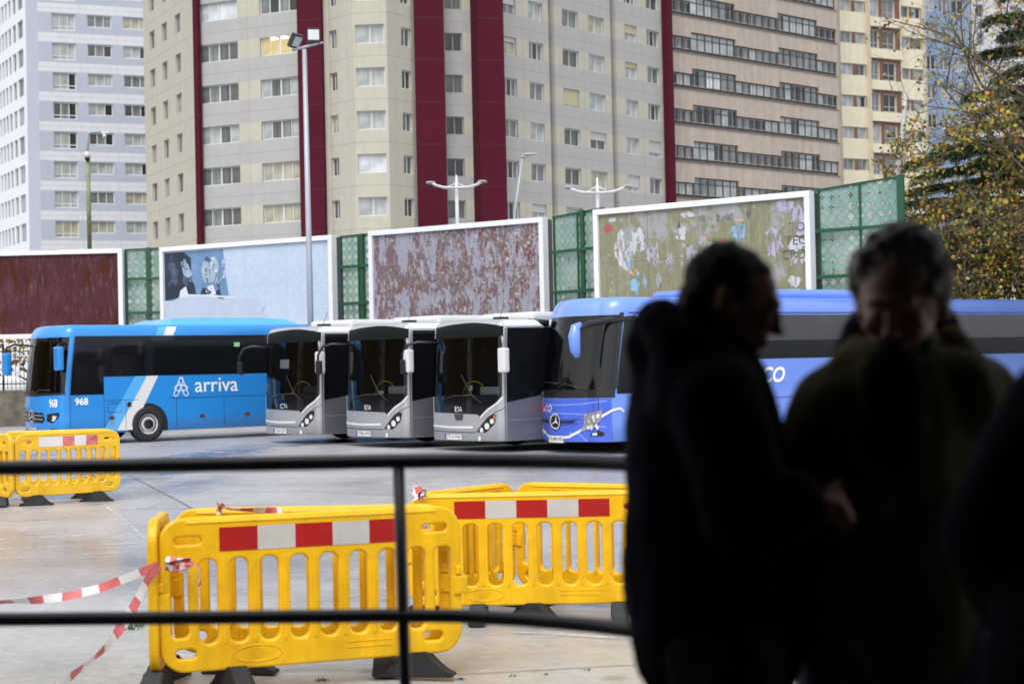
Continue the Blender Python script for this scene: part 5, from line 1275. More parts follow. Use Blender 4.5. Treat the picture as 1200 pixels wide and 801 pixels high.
def panel_mesh(L, ns, m):
    if (L, ns, m.name) in _pn: return _pn[(L, ns, m.name)]
    cu = bpy.data.curves.new('panel', 'CURVE'); cu.dimensions = '2D'; cu.fill_mode = 'BOTH'; cu.extrude = .014; cu.bevel_depth = .016; cu.bevel_resolution = 3; cu.offset = -.012
    def sp(pts):
        s_ = cu.splines.new('POLY'); s_.points.add(len(pts) - 1); s_.use_cyclic_u = True
        for p, q in zip(s_.points, pts): p.co = (q[0], q[1], 0, 1)
    sp(rrect(0, L, .14, 1.06, .15, 8))
    e0 = .29; st = (L - 2 * e0) / (ns - 1)
    for i in range(ns): c = e0 + st * i; sp(rrect(c - .062, c + .062, .295, .815, .056))
    for a in (.085, L - .085 - .17): sp(rrect(a, a + .17, .90, .955, .027)); sp(rrect(a, a + .13, .215, .28, .03))
    sp(rrect(.06, .175, .34, .81, .04)); sp(rrect(L - .175, L - .06, .34, .81, .04))
    ob = bpy.data.objects.new('t', cu); COL.objects.link(ob); dg = bpy.context.evaluated_depsgraph_get()
    me = bpy.data.meshes.new_from_object(ob.evaluated_get(dg)); bpy.data.objects.remove(ob); bpy.data.curves.remove(cu)
    me.transform(Matrix.Rotation(math.pi / 2, 4, 'X')); me.materials.clear(); me.materials.append(m); me.name = 'panel'
    bm = new(); bm.from_mesh(me)
    # raised ribs along the top and round the slots, ribbed foot sockets
    tube(bm, [(.16, -.004, 1.035), (L - .16, -.004, 1.035)], .032, 8)
    for a in (.34, L - .34 - .12):
        for k in range(4): box(bm, (a + k * .035, -.036, .15), (a + k * .035 + .012, -.0305, .29))
    for i in range(ns - 1): c = e0 + st * (i + .5); box(bm, (c - .010, -.037, .30), (c + .010, -.0302, .81), bev=.003)
    bm.to_mesh(me); bm.free()
    for p_ in me.polygons: p_.use_smooth = False
    _pn[(L, ns, m.name)] = me; return me
def barrier(a, b, label, ns=8, m=None, red=(redr, whr), order=(0, 1, 0, 1, 0), hs=1.0, feet=((.40, .3), (-.40, .2)), logo=True, clip=True, zoff=0):
    L = round((Vector(b) - Vector(a)).length, 2); u = (Vector(b) - Vector(a)).normalized(); rz = math.atan2(u.y, u.x)
    rt = empty('traffic_barrier', (a[0], a[1], gz(a[0]) + zoff), rz, label, 'barrier', 'yellow plastic pedestrian barriers')
    rt.scale = (1, 1, hs)
    m = m or yelp; link('panel', panel_mesh(L, ns, m), m, rt, local=True)
    bm = new(); w0 = .36 if L > 1.5 else .2; n = len(order); wd = (L - 2 * w0) / n
    for y in (-.0325, .0325):
        for i, c in enumerate(order): quad(bm, *[(w0 + wd * (i + q[0]), y, q[1]) for q in ((0, .855), (1, .855), (1, 1.0), (0, 1.0))], c)
    link('reflective_strip', bm, list(red), rt, local=True)
    for x, yaw in feet:
        x = x if x > 0 else L + x
        bm = new(); M_ = Matrix.Translation((x, 0, 0)) @ Matrix.Rotation(yaw, 4, 'Z')
        pr = [(-.25, 0), (.25, 0), (.25, .022), (.18, .04), (.075, .155), (-.075, .155), (-.18, .04), (-.25, .022)]
        a_ = [bm.verts.new(M_ @ Vector((-.062, p, z))) for p, z in pr]; b_ = [bm.verts.new(M_ @ Vector((.062, p, z))) for p, z in pr]
        fs = [bm.faces.new(a_), bm.faces.new(list(reversed(b_)))] + [bm.faces.new((a_[(i + 1) % 8], a_[i], b_[i], b_[(i + 1) % 8])) for i in range(8)]
        bmesh.ops.bevel(bm, geom=list({e for f in fs for e in f.edges}), offset=.008, segments=2, affect='EDGES')
        link('foot', bm, footm, rt, local=True)
    if clip:
        for x in (-.03, L - .05):
            bm = new(); box(bm, (x, -.045, .50), (x + .09, .045, .62), bev=.012); box(bm, (x + .01, -.05, .625), (x + .05, .03, .68), bev=.01); link('connector_clip', bm, m, rt, local=True)
    if logo:
        bm = new(); ring = [(.58 + .15 * math.cos(2 * math.pi * k / 32), .225 + .05 * math.sin(2 * math.pi * k / 32)) for k in range(33)]
        tube(bm, [(x, -.0305, z) for x, z in ring], .0035, 5, cap=False)
        put_text(bm, 'JSP', .075, lambda x, y: Vector((.58 + x, -.0335, .225 + y)), offset=.001)
        box(bm, (L - .75, -.0335, .25), (L - .42, -.0303, .256)); box(bm, (L - .75, -.0335, .215), (L - .42, -.0303, .221)); link('moulded_mark', bm, m, rt, local=True)
    return rt
def gp(px, d): v = XY(px, d, 700); return (v.x, v.y)
barrier(gp(187, 10.28), gp(540, 10.9), 'yellow barrier with bright red and white squares nearest the railing', feet=((.44, .25), (-.30, 1.05)))
barrier(gp(204, 11.05), gp(527, 11.0), 'yellow barrier standing right behind the nearest one, its back rail showing above it', feet=((.42, 1.4), (-.42, 0)), logo=False)
barrier(gp(179, 10.2), gp(196, 10.98), 'short yellow barrier seen end on, closing the left end of the nearest pair', ns=2, order=(0, 1), feet=((.1, 1.45), (-.15, 1.2)), logo=False, clip=False)
barrier(gp(480, 13.15), gp(772, 13.1), 'yellow barrier with red and white squares beside the man in the hooded jacket', hs=.93, feet=((.1, 1.2), (.53, -.05), (.95, .95), (-.3, 0)))
barrier(gp(494, 13.35), gp(603, 14.3), 'yellow barrier angled away behind the right hand one, meeting another at a notch', ns=8, order=(0, 1, 0), hs=.93, feet=((.15, 0), (-.2, 0)), logo=False, clip=True)
barrier(gp(608, 14.3), gp(800, 13.5), 'yellow barrier behind the right hand one, its top showing from the notch to the man', hs=.94, feet=((.3, 0), (-.4, 0)), logo=False)
fd = (redf, whf)
barrier(gp(20, 24.9), gp(143, 25.9), 'yellow barrier with faded pink and white squares in front of the light blue coach', m=yel_old, red=fd, order=(1, 1, 0, 1, 0), feet=((.32, 1.2), (-.38, .9)), logo=False)
barrier(gp(-52, 26.2), gp(17, 24.8), 'faded yellow barrier cut off by the left edge of the picture', m=yel_old, red=fd, order=(0, 1, 0, 0, 1), feet=((.35, .4), (-.30, 1.0)), logo=False)
barrier(gp(6, 26.1), gp(138, 26.4), 'faded yellow barrier at the back of the left hand group', m=yel_old, red=fd, order=(0, 1, 0, 1, 0), feet=((.35, .2), (-.45, 1.0)), logo=False)

# ================================================================== barrier tape
tr = mat('tape_red', (.68, .16, .17), .4, var=.25, vs=12); tw = mat('tape_white', (.84, .82, .83), .4, var=.05)
def tape(bm, pts, wd, per=.13, twist=0.0, ph=0, sd=0):
    r = random.Random(sd); P3 = []
    n = len(pts)
    for i in range(n - 1):
        a, b = pts[i], pts[i + 1]; k = max(1, int((b - a).length / .02))
        for j in range(k): P3.append(a.lerp(b, j / k))
    P3.append(pts[-1])
    for _ in range(3): P3 = [P3[0]] + [(P3[i - 1] + P3[i] * 2 + P3[i + 1]) / 4 for i in range(1, len(P3) - 1)] + [P3[-1]]
    s_ = 0; prev = None
    for i, p in enumerate(P3):
        d = P3[min(i + 1, len(P3) - 1)] - P3[max(i - 1, 0)]; a, b = frame_of(d); an = twist * s_ + ph + .5 * math.sin(s_ * 7 + sd)
        o = (a * math.cos(an) + b * math.sin(an)) * wd / 2; cur = (bm.verts.new(p - o), bm.verts.new(p + o))
        if prev: f = bm.faces.new((prev[0], cur[0], cur[1], prev[1])); f.material_index = int(s_ / per) % 2; f.smooth = True
        if i: s_ += (p - P3[i - 1]).length
        prev = cur
def sag(a, b, dz, n=12): return [a.lerp(b, i / n) - Vector((0, 0, dz * 4 * (i / n) * (1 - i / n))) for i in range(n + 1)]
knot = P(186, 662, 10.14)
bm = new(); far = P(-120, 712, 10.6)
pts = [knot] + [P(x, y, d) for x, y, d in ((160, 672, 10.14), (120, 688, 10.14), (80, 698, 10.16), (40, 703, 10.22), (0, 705, 10.35))] + [far]; tape(bm, pts, .05, .12, .9, 1.2, 1)
tag(link('barrier_tape', bm, [tr, tw]), 'red and white tape running left from the barrier, out of the picture', 'tape', 'lengths of red and white barrier tape')
bm = new(); e = P(20, 850, 9.0)
pts = [knot] + [P(x, y, d) for x, y, d in ((172, 680, 10.1), (160, 705, 10.0), (148, 726, 9.85), (125, 757, 9.65), (95, 783, 9.4), (70, 802, 9.25))] + [e]; tape(bm, pts, .062, .115, .35, 1.4, 2)
tag(link('barrier_tape', bm, [tr, tw]), 'red and white tape hanging down from the barrier towards the bottom edge', 'tape', 'lengths of red and white barrier tape')
def wad(c, rad, n, sd, sc=(1, 1, 1)):
    r = random.Random(sd); pts = []; bm = new()
    for i in range(n): pts.append(c + Vector((r.uniform(-1, 1) * rad * sc[0], r.uniform(-1, 1) * rad * sc[1], r.uniform(-1, 1) * rad * sc[2])))
    tape(bm, pts, .045, .05, 6, 0, sd); return bm
bm = wad(P(208, 661, 10.16), .085, 22, 5, (1.1, .5, .45)); tape(bm, [P(225, 655, 10.12), P(234, 668, 10.12), P(237, 682, 10.12), P(232, 690, 10.14)], .04, .05, 5, 0, 3)
tag(link('tape_knot', bm, [tr, tw], smooth=True), 'crumpled knot of red and white tape on the left end of the nearest barrier', 'tape')
bm = wad(P(492, 578, 13.05), .085, 16, 9, (.9, .4, .8)); tag(link('tape_knot', bm, [tr, tw], smooth=True), 'crumpled white tape knot at the top left corner of the right hand barrier', 'tape')
bm = wad(P(497, 612, 12.9), .075, 10, 19, (1.3, .4, .4)); tape(bm, [P(489, 615, 12.8), P(491, 650, 12.8), P(492, 685, 12.8), P(493, 712, 12.8)], .045, .35, .5, 0, 4)
tag(link('tape_knot', bm, [tw, tw, tr]), 'white tape hanging down between the two nearest groups of barriers', 'tape')
bm = new(); tape(bm, [P(256, 592, 10.95), P(264, 595, 10.8), P(275, 597, 10.65), P(300, 597, 10.62), P(330, 598, 10.8)], .04, .09, 3, 0, 8); tape(bm, wadp if False else [P(254, 588, 10.97), P(262, 600, 10.97), P(252, 603, 10.97), P(262, 590, 10.97)], .04, .05, 5, 0, 2)
tag(link('tape_knot', bm, [tr, tw]), 'scrap of tape tied over the top of the rear barrier behind the nearest one', 'tape')

# ================================================================== people on the platform
def remesh(bm, vox, it=4, disp=0.0, dscale=20):
    me = bpy.data.meshes.new('r'); bm.to_mesh(me); bm.free(); ob = bpy.data.objects.new('r', me); COL.objects.link(ob)
    m = ob.modifiers.new('r', 'REMESH'); m.mode = 'VOXEL'; m.voxel_size = vox; m.use_smooth_shade = True
    m2 = ob.modifiers.new('s', 'SMOOTH'); m2.iterations = it; m2.factor = .5
    dg = bpy.context.evaluated_depsgraph_get(); out = bpy.data.meshes.new_from_object(ob.evaluated_get(dg))
    bpy.data.objects.remove(ob); bpy.data.meshes.remove(me); out.materials.clear()
    if disp:
        nn = [tuple(v.normal) for v in out.vertices]
        for v, n in zip(out.vertices, nn):
            k = noise.fractal(v.co * dscale, 1.0, 2.0, 3) * disp; v.co = v.co + Vector(n) * k
    return out
def limb(bm, pts, rs):
    pts = [Vector(p) for p in pts]
    for i in range(len(pts) - 1): tube(bm, [pts[i], pts[i + 1]], [rs[i], rs[i + 1]], 14)
    for p, r in zip(pts, rs): ellipsoid(bm, p, (r, r, r), u=14, v=10)
skin = mat('skin', (.52, .27, .20), .5, var=.12, vs=18); 
def rot_to(fwd, up=Vector((0, 0, 1))):
    f = fwd.normalized(); r = f.cross(up).normalized(); u = r.cross(f); return Matrix((r, f, u)).transposed()   # local x right, y forward, z up
def head(bm, c, Rm, s=1.0):
    """skull, jaw, nose, brow, ears, lips in one volume; c = centre of the skull, faces local +y"""
    def E(o, r, M_=None): ellipsoid(bm, c + Rm @ (Vector(o) * s), [q * s for q in r], Rm @ M_ if M_ else Rm, 18, 14)
    E((0, -.008, .012), (.074, .094, .088)); E((0, .022, -.045), (.058, .068, .075)); E((0, .058, -.088), (.030, .026, .024)); E((0, .03, -.075), (.048, .048, .04))
    E((0, .078, .022), (.048, .018, .014)); E((0, .094, -.012), (.011, .014, .030), Matrix.Rotation(.3, 3, 'X')); E((0, .106, -.030), (.016, .016, .012)); E((0, .088, -.058), (.024, .012, .007)); E((0, .086, -.069), (.021, .012, .007))
    E((.036, .068, -.022), (.022, .022, .02)); E((-.036, .068, -.022), (.022, .022, .02))
    for g in (1, -1): E((.076 * g, -.012, -.012), (.010, .020, .034), Matrix.Rotation(.15, 3, 'X')); E((.078 * g, -.020, .004), (.012, .014, .018))
def hand(bm, w_, d, palm_n, s=1.0, curl=1.0, thumb=1):
    """wrist w_, pointing d, palm normal palm_n; five bent fingers"""
    d = d.normalized(); n = (palm_n - d * palm_n.dot(d)).normalized(); a = d.cross(n)
    M_ = Matrix((a, d, n)).transposed(); c = w_ + d * .05 * s
    ellipsoid(bm, c, (.041 * s, .052 * s, .018 * s), M_, 14, 10); limb(bm, [w_ - d * .03, w_ + d * .02], [.029, .029])
    for i, (off, l) in enumerate(((-.030, .072), (-.010, .080), (.010, .076), (.029, .060))):
        k = c + d * .038 * s + a * off * s; ang = .45 * curl; p = [k]; dd = d
        for j, f in enumerate((.45, .30, .25)):
            dd = (Matrix.Rotation(-ang * (1 + .35 * j), 3, a) @ dd); p.append(p[-1] + dd * l * f * s)
        # rotate towards the palm
        if (p[-1] - k).dot(n) < 0: p = [q - n * 2 * (q - k).dot(n) for q in p]
        limb(bm, p, [.0098, .0092, .0086, .0075])
    k = w_ + d * .022 * s - a * .030 * s * thumb; p = [k, k - a * .024 * thumb + d * .022 + n * .012, k - a * .030 * thumb + d * .050 + n * .026, k - a * .024 * thumb + d * .072 + n * .036]; limb(bm, p, [.014, .012, .0105, .009])
def eyes(rt, c, Rm):
    for g in (1, -1):
        bm = new(); ellipsoid(bm, c + Rm @ Vector((.031 * g, .079, -.0)), (.011, .007, .006), Rm, 10, 8); link('eye', bm, mat('eye_white', (.5, .48, .45), .2), rt)
        bm = new(); ellipsoid(bm, c + Rm @ Vector((.031 * g, .085, -.001)), (.005, .003, .005), Rm, 8, 6); link('iris', bm, mat('eye_iris', (.03, .02, .015), .1), rt)
def shoes(rt, pts, fwd, m):
    for p in pts:
        bm = new(); Rm = rot_to(fwd); limb(bm, [p + Rm @ Vector((0, -.04, .05)), p + Rm @ Vector((0, .14, .035))], [.048, .038]); ellipsoid(bm, p + Rm @ Vector((0, .06, .012)), (.05, .15, .014), Rm)
        o = link('shoe', remesh(bm, .008, 3), m, rt, smooth=True)
GND = PZ
# ---- man in the hooded jacket, in profile
d0 = 3.35
def Q(px, py, dd=0.0): return P(px, py, d0 + dd)
c0 = Q(836, 700)
m1 = empty('person', (c0.x, c0.y, GND), 0, 'man in a black hooded jacket in profile, looking down with hands held out', 'person', 'people standing on the platform')
fw = Vector((1, .10, 0)).normalized()
hips = [Vector((c0.x - .01, c0.y + .10, GND + .90)), Vector((c0.x + .02, c0.y - .09, GND + .90))]
knees = [Vector((c0.x + .06, c0.y + .12, GND + .50)), Vector((c0.x + .0, c0.y - .11, GND + .50))]
ank = [Vector((c0.x + .03, c0.y + .13, GND + .09)), Vector((c0.x - .05, c0.y - .12, GND + .09))]
hc = Q(860, 350); hR = rot_to(Vector((1, -.12, -.42)))
W1, W2 = Q(934, 590, -.24), Q(930, 604, -.10)
bm = new()
for h_, k_, a_ in zip(hips, knees, ank): limb(bm, [h_, k_, a_], [.085, .055, .038]); limb(bm, [a_ - Vector((0, 0, .03)), a_ + Vector((.13, 0, -.05))], [.04, .03])
limb(bm, [Vector((c0.x, c0.y, GND + .95)), Q(832, 600), Q(830, 490), Q(832, 450)], [.13, .12, .13, .10])
limb(bm, [Q(830, 445), Q(846, 395)], [.062, .058]); head(bm, hc, hR, .96)
SH1, SH2 = Q(838, 475, -.17), Q(842, 475, .17); E1, E2 = Q(872, 606, -.21), Q(878, 612, .12)
limb(bm, [SH1, E1, W1], [.055, .042, .028]); limb(bm, [SH2, E2, W2], [.055, .042, .028])
hand(bm, W1, Vector((1, -.02, .02)), Vector((.25, .35, -1)), s=.9, curl=2.3, thumb=-1); hand(bm, W2, Vector((1, -.35, .1)), Vector((.1, -.4, 1)), s=.9, curl=2.3)
link('body', remesh(bm, .0065, 2), skin, m1, smooth=True); eyes(m1, hc, hR)
jk = mat('black_jacket_fabric', (.009, .0115, .020), .95, spec=.1, var=.2, vs=12, bmp=.25)
bm = new()
limb(bm, [Q(820, 470), Q(826, 530), Q(834, 620), Q(838, 700), Q(840, 752)], [.148, .162, .178, .182, .172])
limb(bm, [Q(822, 458, -.10), Q(822, 458, .10)], [.11, .11]); limb(bm, [SH1, Q(862, 545, -.215), E1, Q(910, 600, -.24), Q(936, 592, -.245)], [.092, .086, .08, .068, .058]); limb(bm, [SH2, E2, Q(934, 604, -.10)], [.09, .074, .056])
limb(bm, [Q(776, 380, .02), Q(768, 412, .0), Q(780, 440, 0)], [.055, .062, .08]); limb(bm, [Q(800, 415, 0), Q(840, 425, .0)], [.085, .085]); limb(bm, [Q(776, 380, -.07), Q(800, 408, -.11), Q(850, 436, -.06), Q(866, 444, .02)], [.045, .06, .045, .04]); limb(bm, [Q(776, 380, .07), Q(800, 408, .11), Q(850, 436, .08)], [.045, .06, .05])
jm_ = remesh(bm, .011, 6, .010, 7); link('jacket', jm_, jk, m1, smooth=True)
bm = new(); limb(bm, [Q(838, 402, -.058), Q(856, 420, -.055), Q(872, 436, -.02)], [.02, .018, .016]); link('shirt_collar', remesh(bm, .007, 3), mat('grey_collar', (.20, .21, .24), .8), m1, smooth=True)
jeans = mat('dark_denim', (.016, .02, .034), .95, var=.25, vs=20, bmp=.2); bm = new()
for h_, k_, a_ in zip(hips, knees, ank): limb(bm, [h_ + Vector((0, 0, .02)), k_, a_ + Vector((0, 0, -.01))], [.115, .088, .070])
limb(bm, [Vector((c0.x, c0.y - .06, GND + .93)), Vector((c0.x, c0.y + .06, GND + .93))], [.13, .13]); link('trousers', remesh(bm, .011, 4, .006, 9), jeans, m1, smooth=True)
shm = mat('black_shoe', (.02, .018, .016), .5); shoes(m1, [Vector((a_.x, a_.y, GND + .01)) for a_ in ank], fw, shm)
bm = new()
def hE(bm, c, Rm, o, r): ellipsoid(bm, c + Rm @ Vector(o), r, Rm, 18, 14)
hE(bm, hc, hR, (0, -.024, .026), (.078, .088, .080)); hE(bm, hc, hR, (0, -.070, -.02), (.058, .036, .065)); hE(bm, hc, hR, (0, .022, .068), (.050, .03, .022))
hE(bm, hc, hR, (.07, .01, .02), (.012, .022, .03)); hE(bm, hc, hR, (-.07, .01, .02), (.012, .022, .03))
link('hair', remesh(bm, .006, 2, .006, 45), mat('dark_grey_hair', (.07, .065, .06), .7, var=.5, vs=40, bmp=.8), m1, smooth=True)

# ---- bearded man in the olive coat
d0 = 3.42
c0 = Q(1052, 700)
m2 = empty('person', (c0.x, c0.y, GND), 0, 'bearded man with curly grey hair in an olive coat, facing us and looking down', 'person', 'people standing on the platform')
fw = Vector((-.35, -1, 0)).normalized()
hips = [Vector((c0.x - .085, c0.y, GND + .90)), Vector((c0.x + .085, c0.y, GND + .90))]
knees = [Vector((c0.x - .10, c0.y - .04, GND + .49)), Vector((c0.x + .12, c0.y - .03, GND + .49))]
ank = [Vector((c0.x - .12, c0.y + .02, GND + .09)), Vector((c0.x + .15, c0.y + .03, GND + .09))]
hc = Q(1056, 352, -.02); hR = rot_to(Vector((-.48, -1, -.38)))
bm = new()
for h_, k_, a_ in zip(hips, knees, ank): limb(bm, [h_, k_, a_], [.09, .058, .04]); limb(bm, [a_ - Vector((0, 0, .03)), a_ + Vector((-.05, -.12, -.05))], [.04, .03])
limb(bm, [Vector((c0.x, c0.y, GND + .95)), Q(1050, 600), Q(1050, 490)], [.14, .14, .14]); limb(bm, [Q(1000, 480, .02), Q(1110, 466, .02)], [.08, .08]); limb(bm, [Q(1062, 455, .03), Q(1060, 395, .02)], [.066, .06]); head(bm, hc, hR, 1.10)
SA, SB_ = Q(978, 480, .02), Q(1140, 470, .03); EA, EB = Q(950, 598, .02), Q(1150, 600, .06); WA, WB = Q(968, 690, -.06), Q(1122, 690, -.08)
limb(bm, [SA, EA, WA], [.055, .044, .03]); limb(bm, [SB_, EB, WB], [.055, .044, .03])
hand(bm, WA, Vector((.3, -.1, -1)), Vector((1, 0, 0)), curl=1.0); hand(bm, WB, Vector((-.3, -.2, -1)), Vector((-1, 0, 0)), curl=.8)
link('body', remesh(bm, .007, 2), skin, m2, smooth=True); eyes(m2, hc, hR)
olive = mat('olive_coat_fabric', (.105, .092, .038), .9, spec=.15, var=.2, vs=10, bmp=.3)
bm = new(); limb(bm, [Q(1045, 480), Q(1046, 540), Q(1050, 620), Q(1056, 690), Q(1058, 722)], [.155, .165, .17, .175, .17]); limb(bm, [Q(1002, 484, .0), Q(1112, 474, .0)], [.112, .115])
for g in (-1, 1): limb(bm, [Q(1046 + g * 38, 520), Q(1052 + g * 42, 650), Q(1056 + g * 45, 728)], [.12, .13, .125])
limb(bm, [SA, Q(960, 540, 0), EA, Q(964, 672, -.05)], [.094, .09, .08, .062]); limb(bm, [SB_, Q(1146, 530, .04), EB, Q(1132, 672, -.05)], [.098, .09, .08, .068])
limb(bm, [Q(1008, 415, .02), Q(1000, 442, -.02)], [.045, .06]); limb(bm, [Q(1112, 412, .03), Q(1128, 440, .0)], [.05, .06]); limb(bm, [Q(1022, 440, -.1), Q(1030, 500, -.155), Q(1032, 600, -.16)], [.03, .02, .02]); limb(bm, [Q(1092, 440, -.08), Q(1070, 500, -.155)], [.03, .02])
link('coat', remesh(bm, .011, 6, .010, 7), olive, m2, smooth=True)
bm = new(); limb(bm, [Q(1004, 392, .07), Q(1015, 384, .12), Q(1060, 392, .14), Q(1098, 380, .12), Q(1112, 394, .06)], [.035, .045, .05, .045, .035]); limb(bm, [Q(1004, 394, .07), Q(1000, 418, .03)], [.035, .045]); limb(bm, [Q(1112, 394, .06), Q(1120, 414, .04)], [.035, .04]); link('hood', remesh(bm, .011, 5, .006, 9), jk, m2, smooth=True)
bm = new(); limb(bm, [Q(1046, 445, -.09), Q(1048, 520, -.14)], [.07, .06]); link('jumper', remesh(bm, .011, 5), mat('navy_jumper', (.008, .010, .02), .95, spec=.1), m2, smooth=True)
jeans2 = mat('blue_denim', (.11, .15, .23), .85, var=.25, vs=20, bmp=.2); bm = new()
for h_, k_, a_ in zip(hips, knees, ank): limb(bm, [h_, k_, a_ + Vector((0, 0, -.01))], [.115, .085, .068])
limb(bm, [hips[0] + Vector((0, 0, .04)), hips[1] + Vector((0, 0, .04))], [.13, .13]); link('trousers', remesh(bm, .011, 4, .006, 9), jeans2, m2, smooth=True); shoes(m2, [Vector((a_.x, a_.y, GND + .01)) for a_ in ank], fw, shm)
bm = new(); hE(bm, hc, hR, (0, -.03, .042), (.092, .100, .090)); hE(bm, hc, hR, (0, -.08, -.02), (.075, .045, .07))
for g in (1, -1): hE(bm, hc, hR, (.078 * g, -.02, .02), (.022, .045, .05))
r = random.Random(2)
for _ in range(70):
    a, b_ = r.uniform(0, 6.28), r.uniform(-.2, 1.5); o = Vector((.088 * math.cos(a) * math.cos(b_), -.03 + .10 * math.sin(a) * math.cos(b_), .042 + .09 * math.sin(b_)))
    if o.y > .05 and o.z < .075: continue
    hE(bm, hc, hR, o, (.020, .020, .020))
ghair = mat('curly_grey_hair', (.52, .50, .47), .75, var=.6, vs=30, bmp=.9)
link('hair', remesh(bm, .006, 1, .008, 40), ghair, m2, smooth=True)
bm = new(); hE(bm, hc, hR, (0, .060, -.108), (.044, .034, .034)); hE(bm, hc, hR, (.05, .035, -.085), (.022, .04, .035)); hE(bm, hc, hR, (-.05, .035, -.085), (.022, .04, .035)); hE(bm, hc, hR, (0, .105, -.05), (.032, .012, .008))
link('beard', remesh(bm, .006, 1, .006, 45), mat('grey_beard', (.16, .15, .145), .8, var=.5, vs=40, bmp=.9), m2, smooth=True)

# ---- person cut off by the right edge
d0 = 2.62
c0 = Q(1352, 700)
m3 = empty('person', (c0.x, c0.y, GND), 0, 'person in a black coat cut off by the right edge of the picture', 'person', 'people standing on the platform')
fw = Vector((-.2, 1, 0)).normalized(); hips = [Vector((c0.x - .09, c0.y, GND + .90)), Vector((c0.x + .09, c0.y, GND + .90))]
knees = [p + Vector((-.02, .02, -.42)) for p in hips]; ank = [Vector((p.x - .02, p.y, GND + .09)) for p in hips]
hc = Vector((c0.x + .01, c0.y, GND + 1.60)); hR = rot_to(Vector((-.6, 1, -.1)))
SA, SB_ = Q(1246, 492), Vector((c0.x + .19, c0.y, GND + 1.38)); EA = Q(1160, 625, .02); EB = Vector((c0.x + .24, c0.y, GND + 1.1)); WA = Q(1196, 700, .16); WB = Vector((c0.x + .2, c0.y + .15, GND + .92))
bm = new()
for h_, k_, a_ in zip(hips, knees, ank): limb(bm, [h_, k_, a_], [.09, .058, .04]); limb(bm, [a_ - Vector((0, 0, .03)), a_ + fw * .13 - Vector((0, 0, .05))], [.04, .03])
limb(bm, [Vector((c0.x, c0.y, GND + .95)), Vector((c0.x, c0.y, GND + 1.25))], [.14, .14]); limb(bm, [SA + Vector((.06, 0, -.02)), SB_], [.07, .07]); limb(bm, [Vector((c0.x, c0.y, GND + 1.38)), hc - Vector((0, 0, .06))], [.065, .06]); head(bm, hc, hR, 1.03)
limb(bm, [SA, EA, WA], [.055, .044, .03]); limb(bm, [SB_, EB, WB], [.055, .044, .03]); hand(bm, WA, Vector((.5, .8, -.3)), Vector((1, 0, 0)), curl=1.2); hand(bm, WB, Vector((-.6, .8, -.1)), Vector((-1, 0, 0)), curl=1.2, thumb=-1)
link('body', remesh(bm, .0075, 2), skin, m3, smooth=True); eyes(m3, hc, hR)
bm = new(); limb(bm, [Vector((c0.x, c0.y, GND + z)) for z in (1.30, 1.15, 1.0, .85, .70)], [.17, .18, .185, .20, .205]); limb(bm, [SA, SB_], [.095, .095]); limb(bm, [SA, Q(1200, 550, .01), EA, WA - Vector((.02, .02, 0))], [.098, .086, .08, .065]); limb(bm, [SB_, EB, WB], [.098, .08, .06])
limb(bm, [Q(1290, 560), Q(1262, 700), Q(1250, 790)], [.12, .13, .13])
limb(bm, [Vector((c0.x - .08, c0.y, GND + 1.46)), Vector((c0.x + .08, c0.y, GND + 1.46))], [.07, .07]); link('coat', remesh(bm, .011, 6, .010, 7), jk, m3, smooth=True)
bm = new()
for h_, k_, a_ in zip(hips, knees, ank): limb(bm, [h_, k_, a_], [.11, .085, .068])
link('trousers', remesh(bm, .012, 4), jeans, m3, smooth=True); shoes(m3, [Vector((a_.x, a_.y, GND + .01)) for a_ in ank], fw, shm)
bm = new(); hE(bm, hc, hR, (0, -.02, .032), (.084, .097, .086)); hE(bm, hc, hR, (0, -.075, -.02), (.062, .040, .07)); link('hair', remesh(bm, .008, 2, .006, 45), mat('brown_hair', (.04, .028, .02), .7, var=.4, vs=40), m3, smooth=True)
# ================================================================== trees at the right
bark = mat('tree_bark', (.11, .10, .075), .9, var=.35, vs=4, bmp=.5); cbark = mat('cedar_bark', (.06, .045, .035), .9, var=.35, vs=5, bmp=.5)
def leafm(n, c, tr=.25):
    m = bpy.data.materials.new(n); t, p, out = nodes(m); p.inputs['Roughness'].default_value = .5
    nz = tex(t, .8, 3, .6); r = ramp(t, nz.outputs[0], [(.3, tuple(q * .7 for q in c)), (.7, tuple(min(1, q * 1.3) for q in c))]); t.links.new(r.outputs[0], p.inputs['Base Color'])
    tl = t.nodes.new('ShaderNodeBsdfTranslucent'); t.links.new(r.outputs[0], tl.inputs[0]); mx = t.nodes.new('ShaderNodeMixShader'); mx.inputs[0].default_value = tr
    t.links.new(p.outputs[0], mx.inputs[1]); t.links.new(tl.outputs[0], mx.inputs[2]); t.links.new(mx.outputs[0], out.inputs[0]); return m
LM = [leafm('leaf_gold', (.46, .33, .04)), leafm('leaf_rust', (.24, .11, .045)), leafm('leaf_olive', (.20, .20, .03)), leafm('leaf_brown', (.10, .055, .025)), leafm('leaf_green', (.07, .10, .02)), leafm('leaf_orange', (.42, .16, .03))]
rr = random.Random(21)
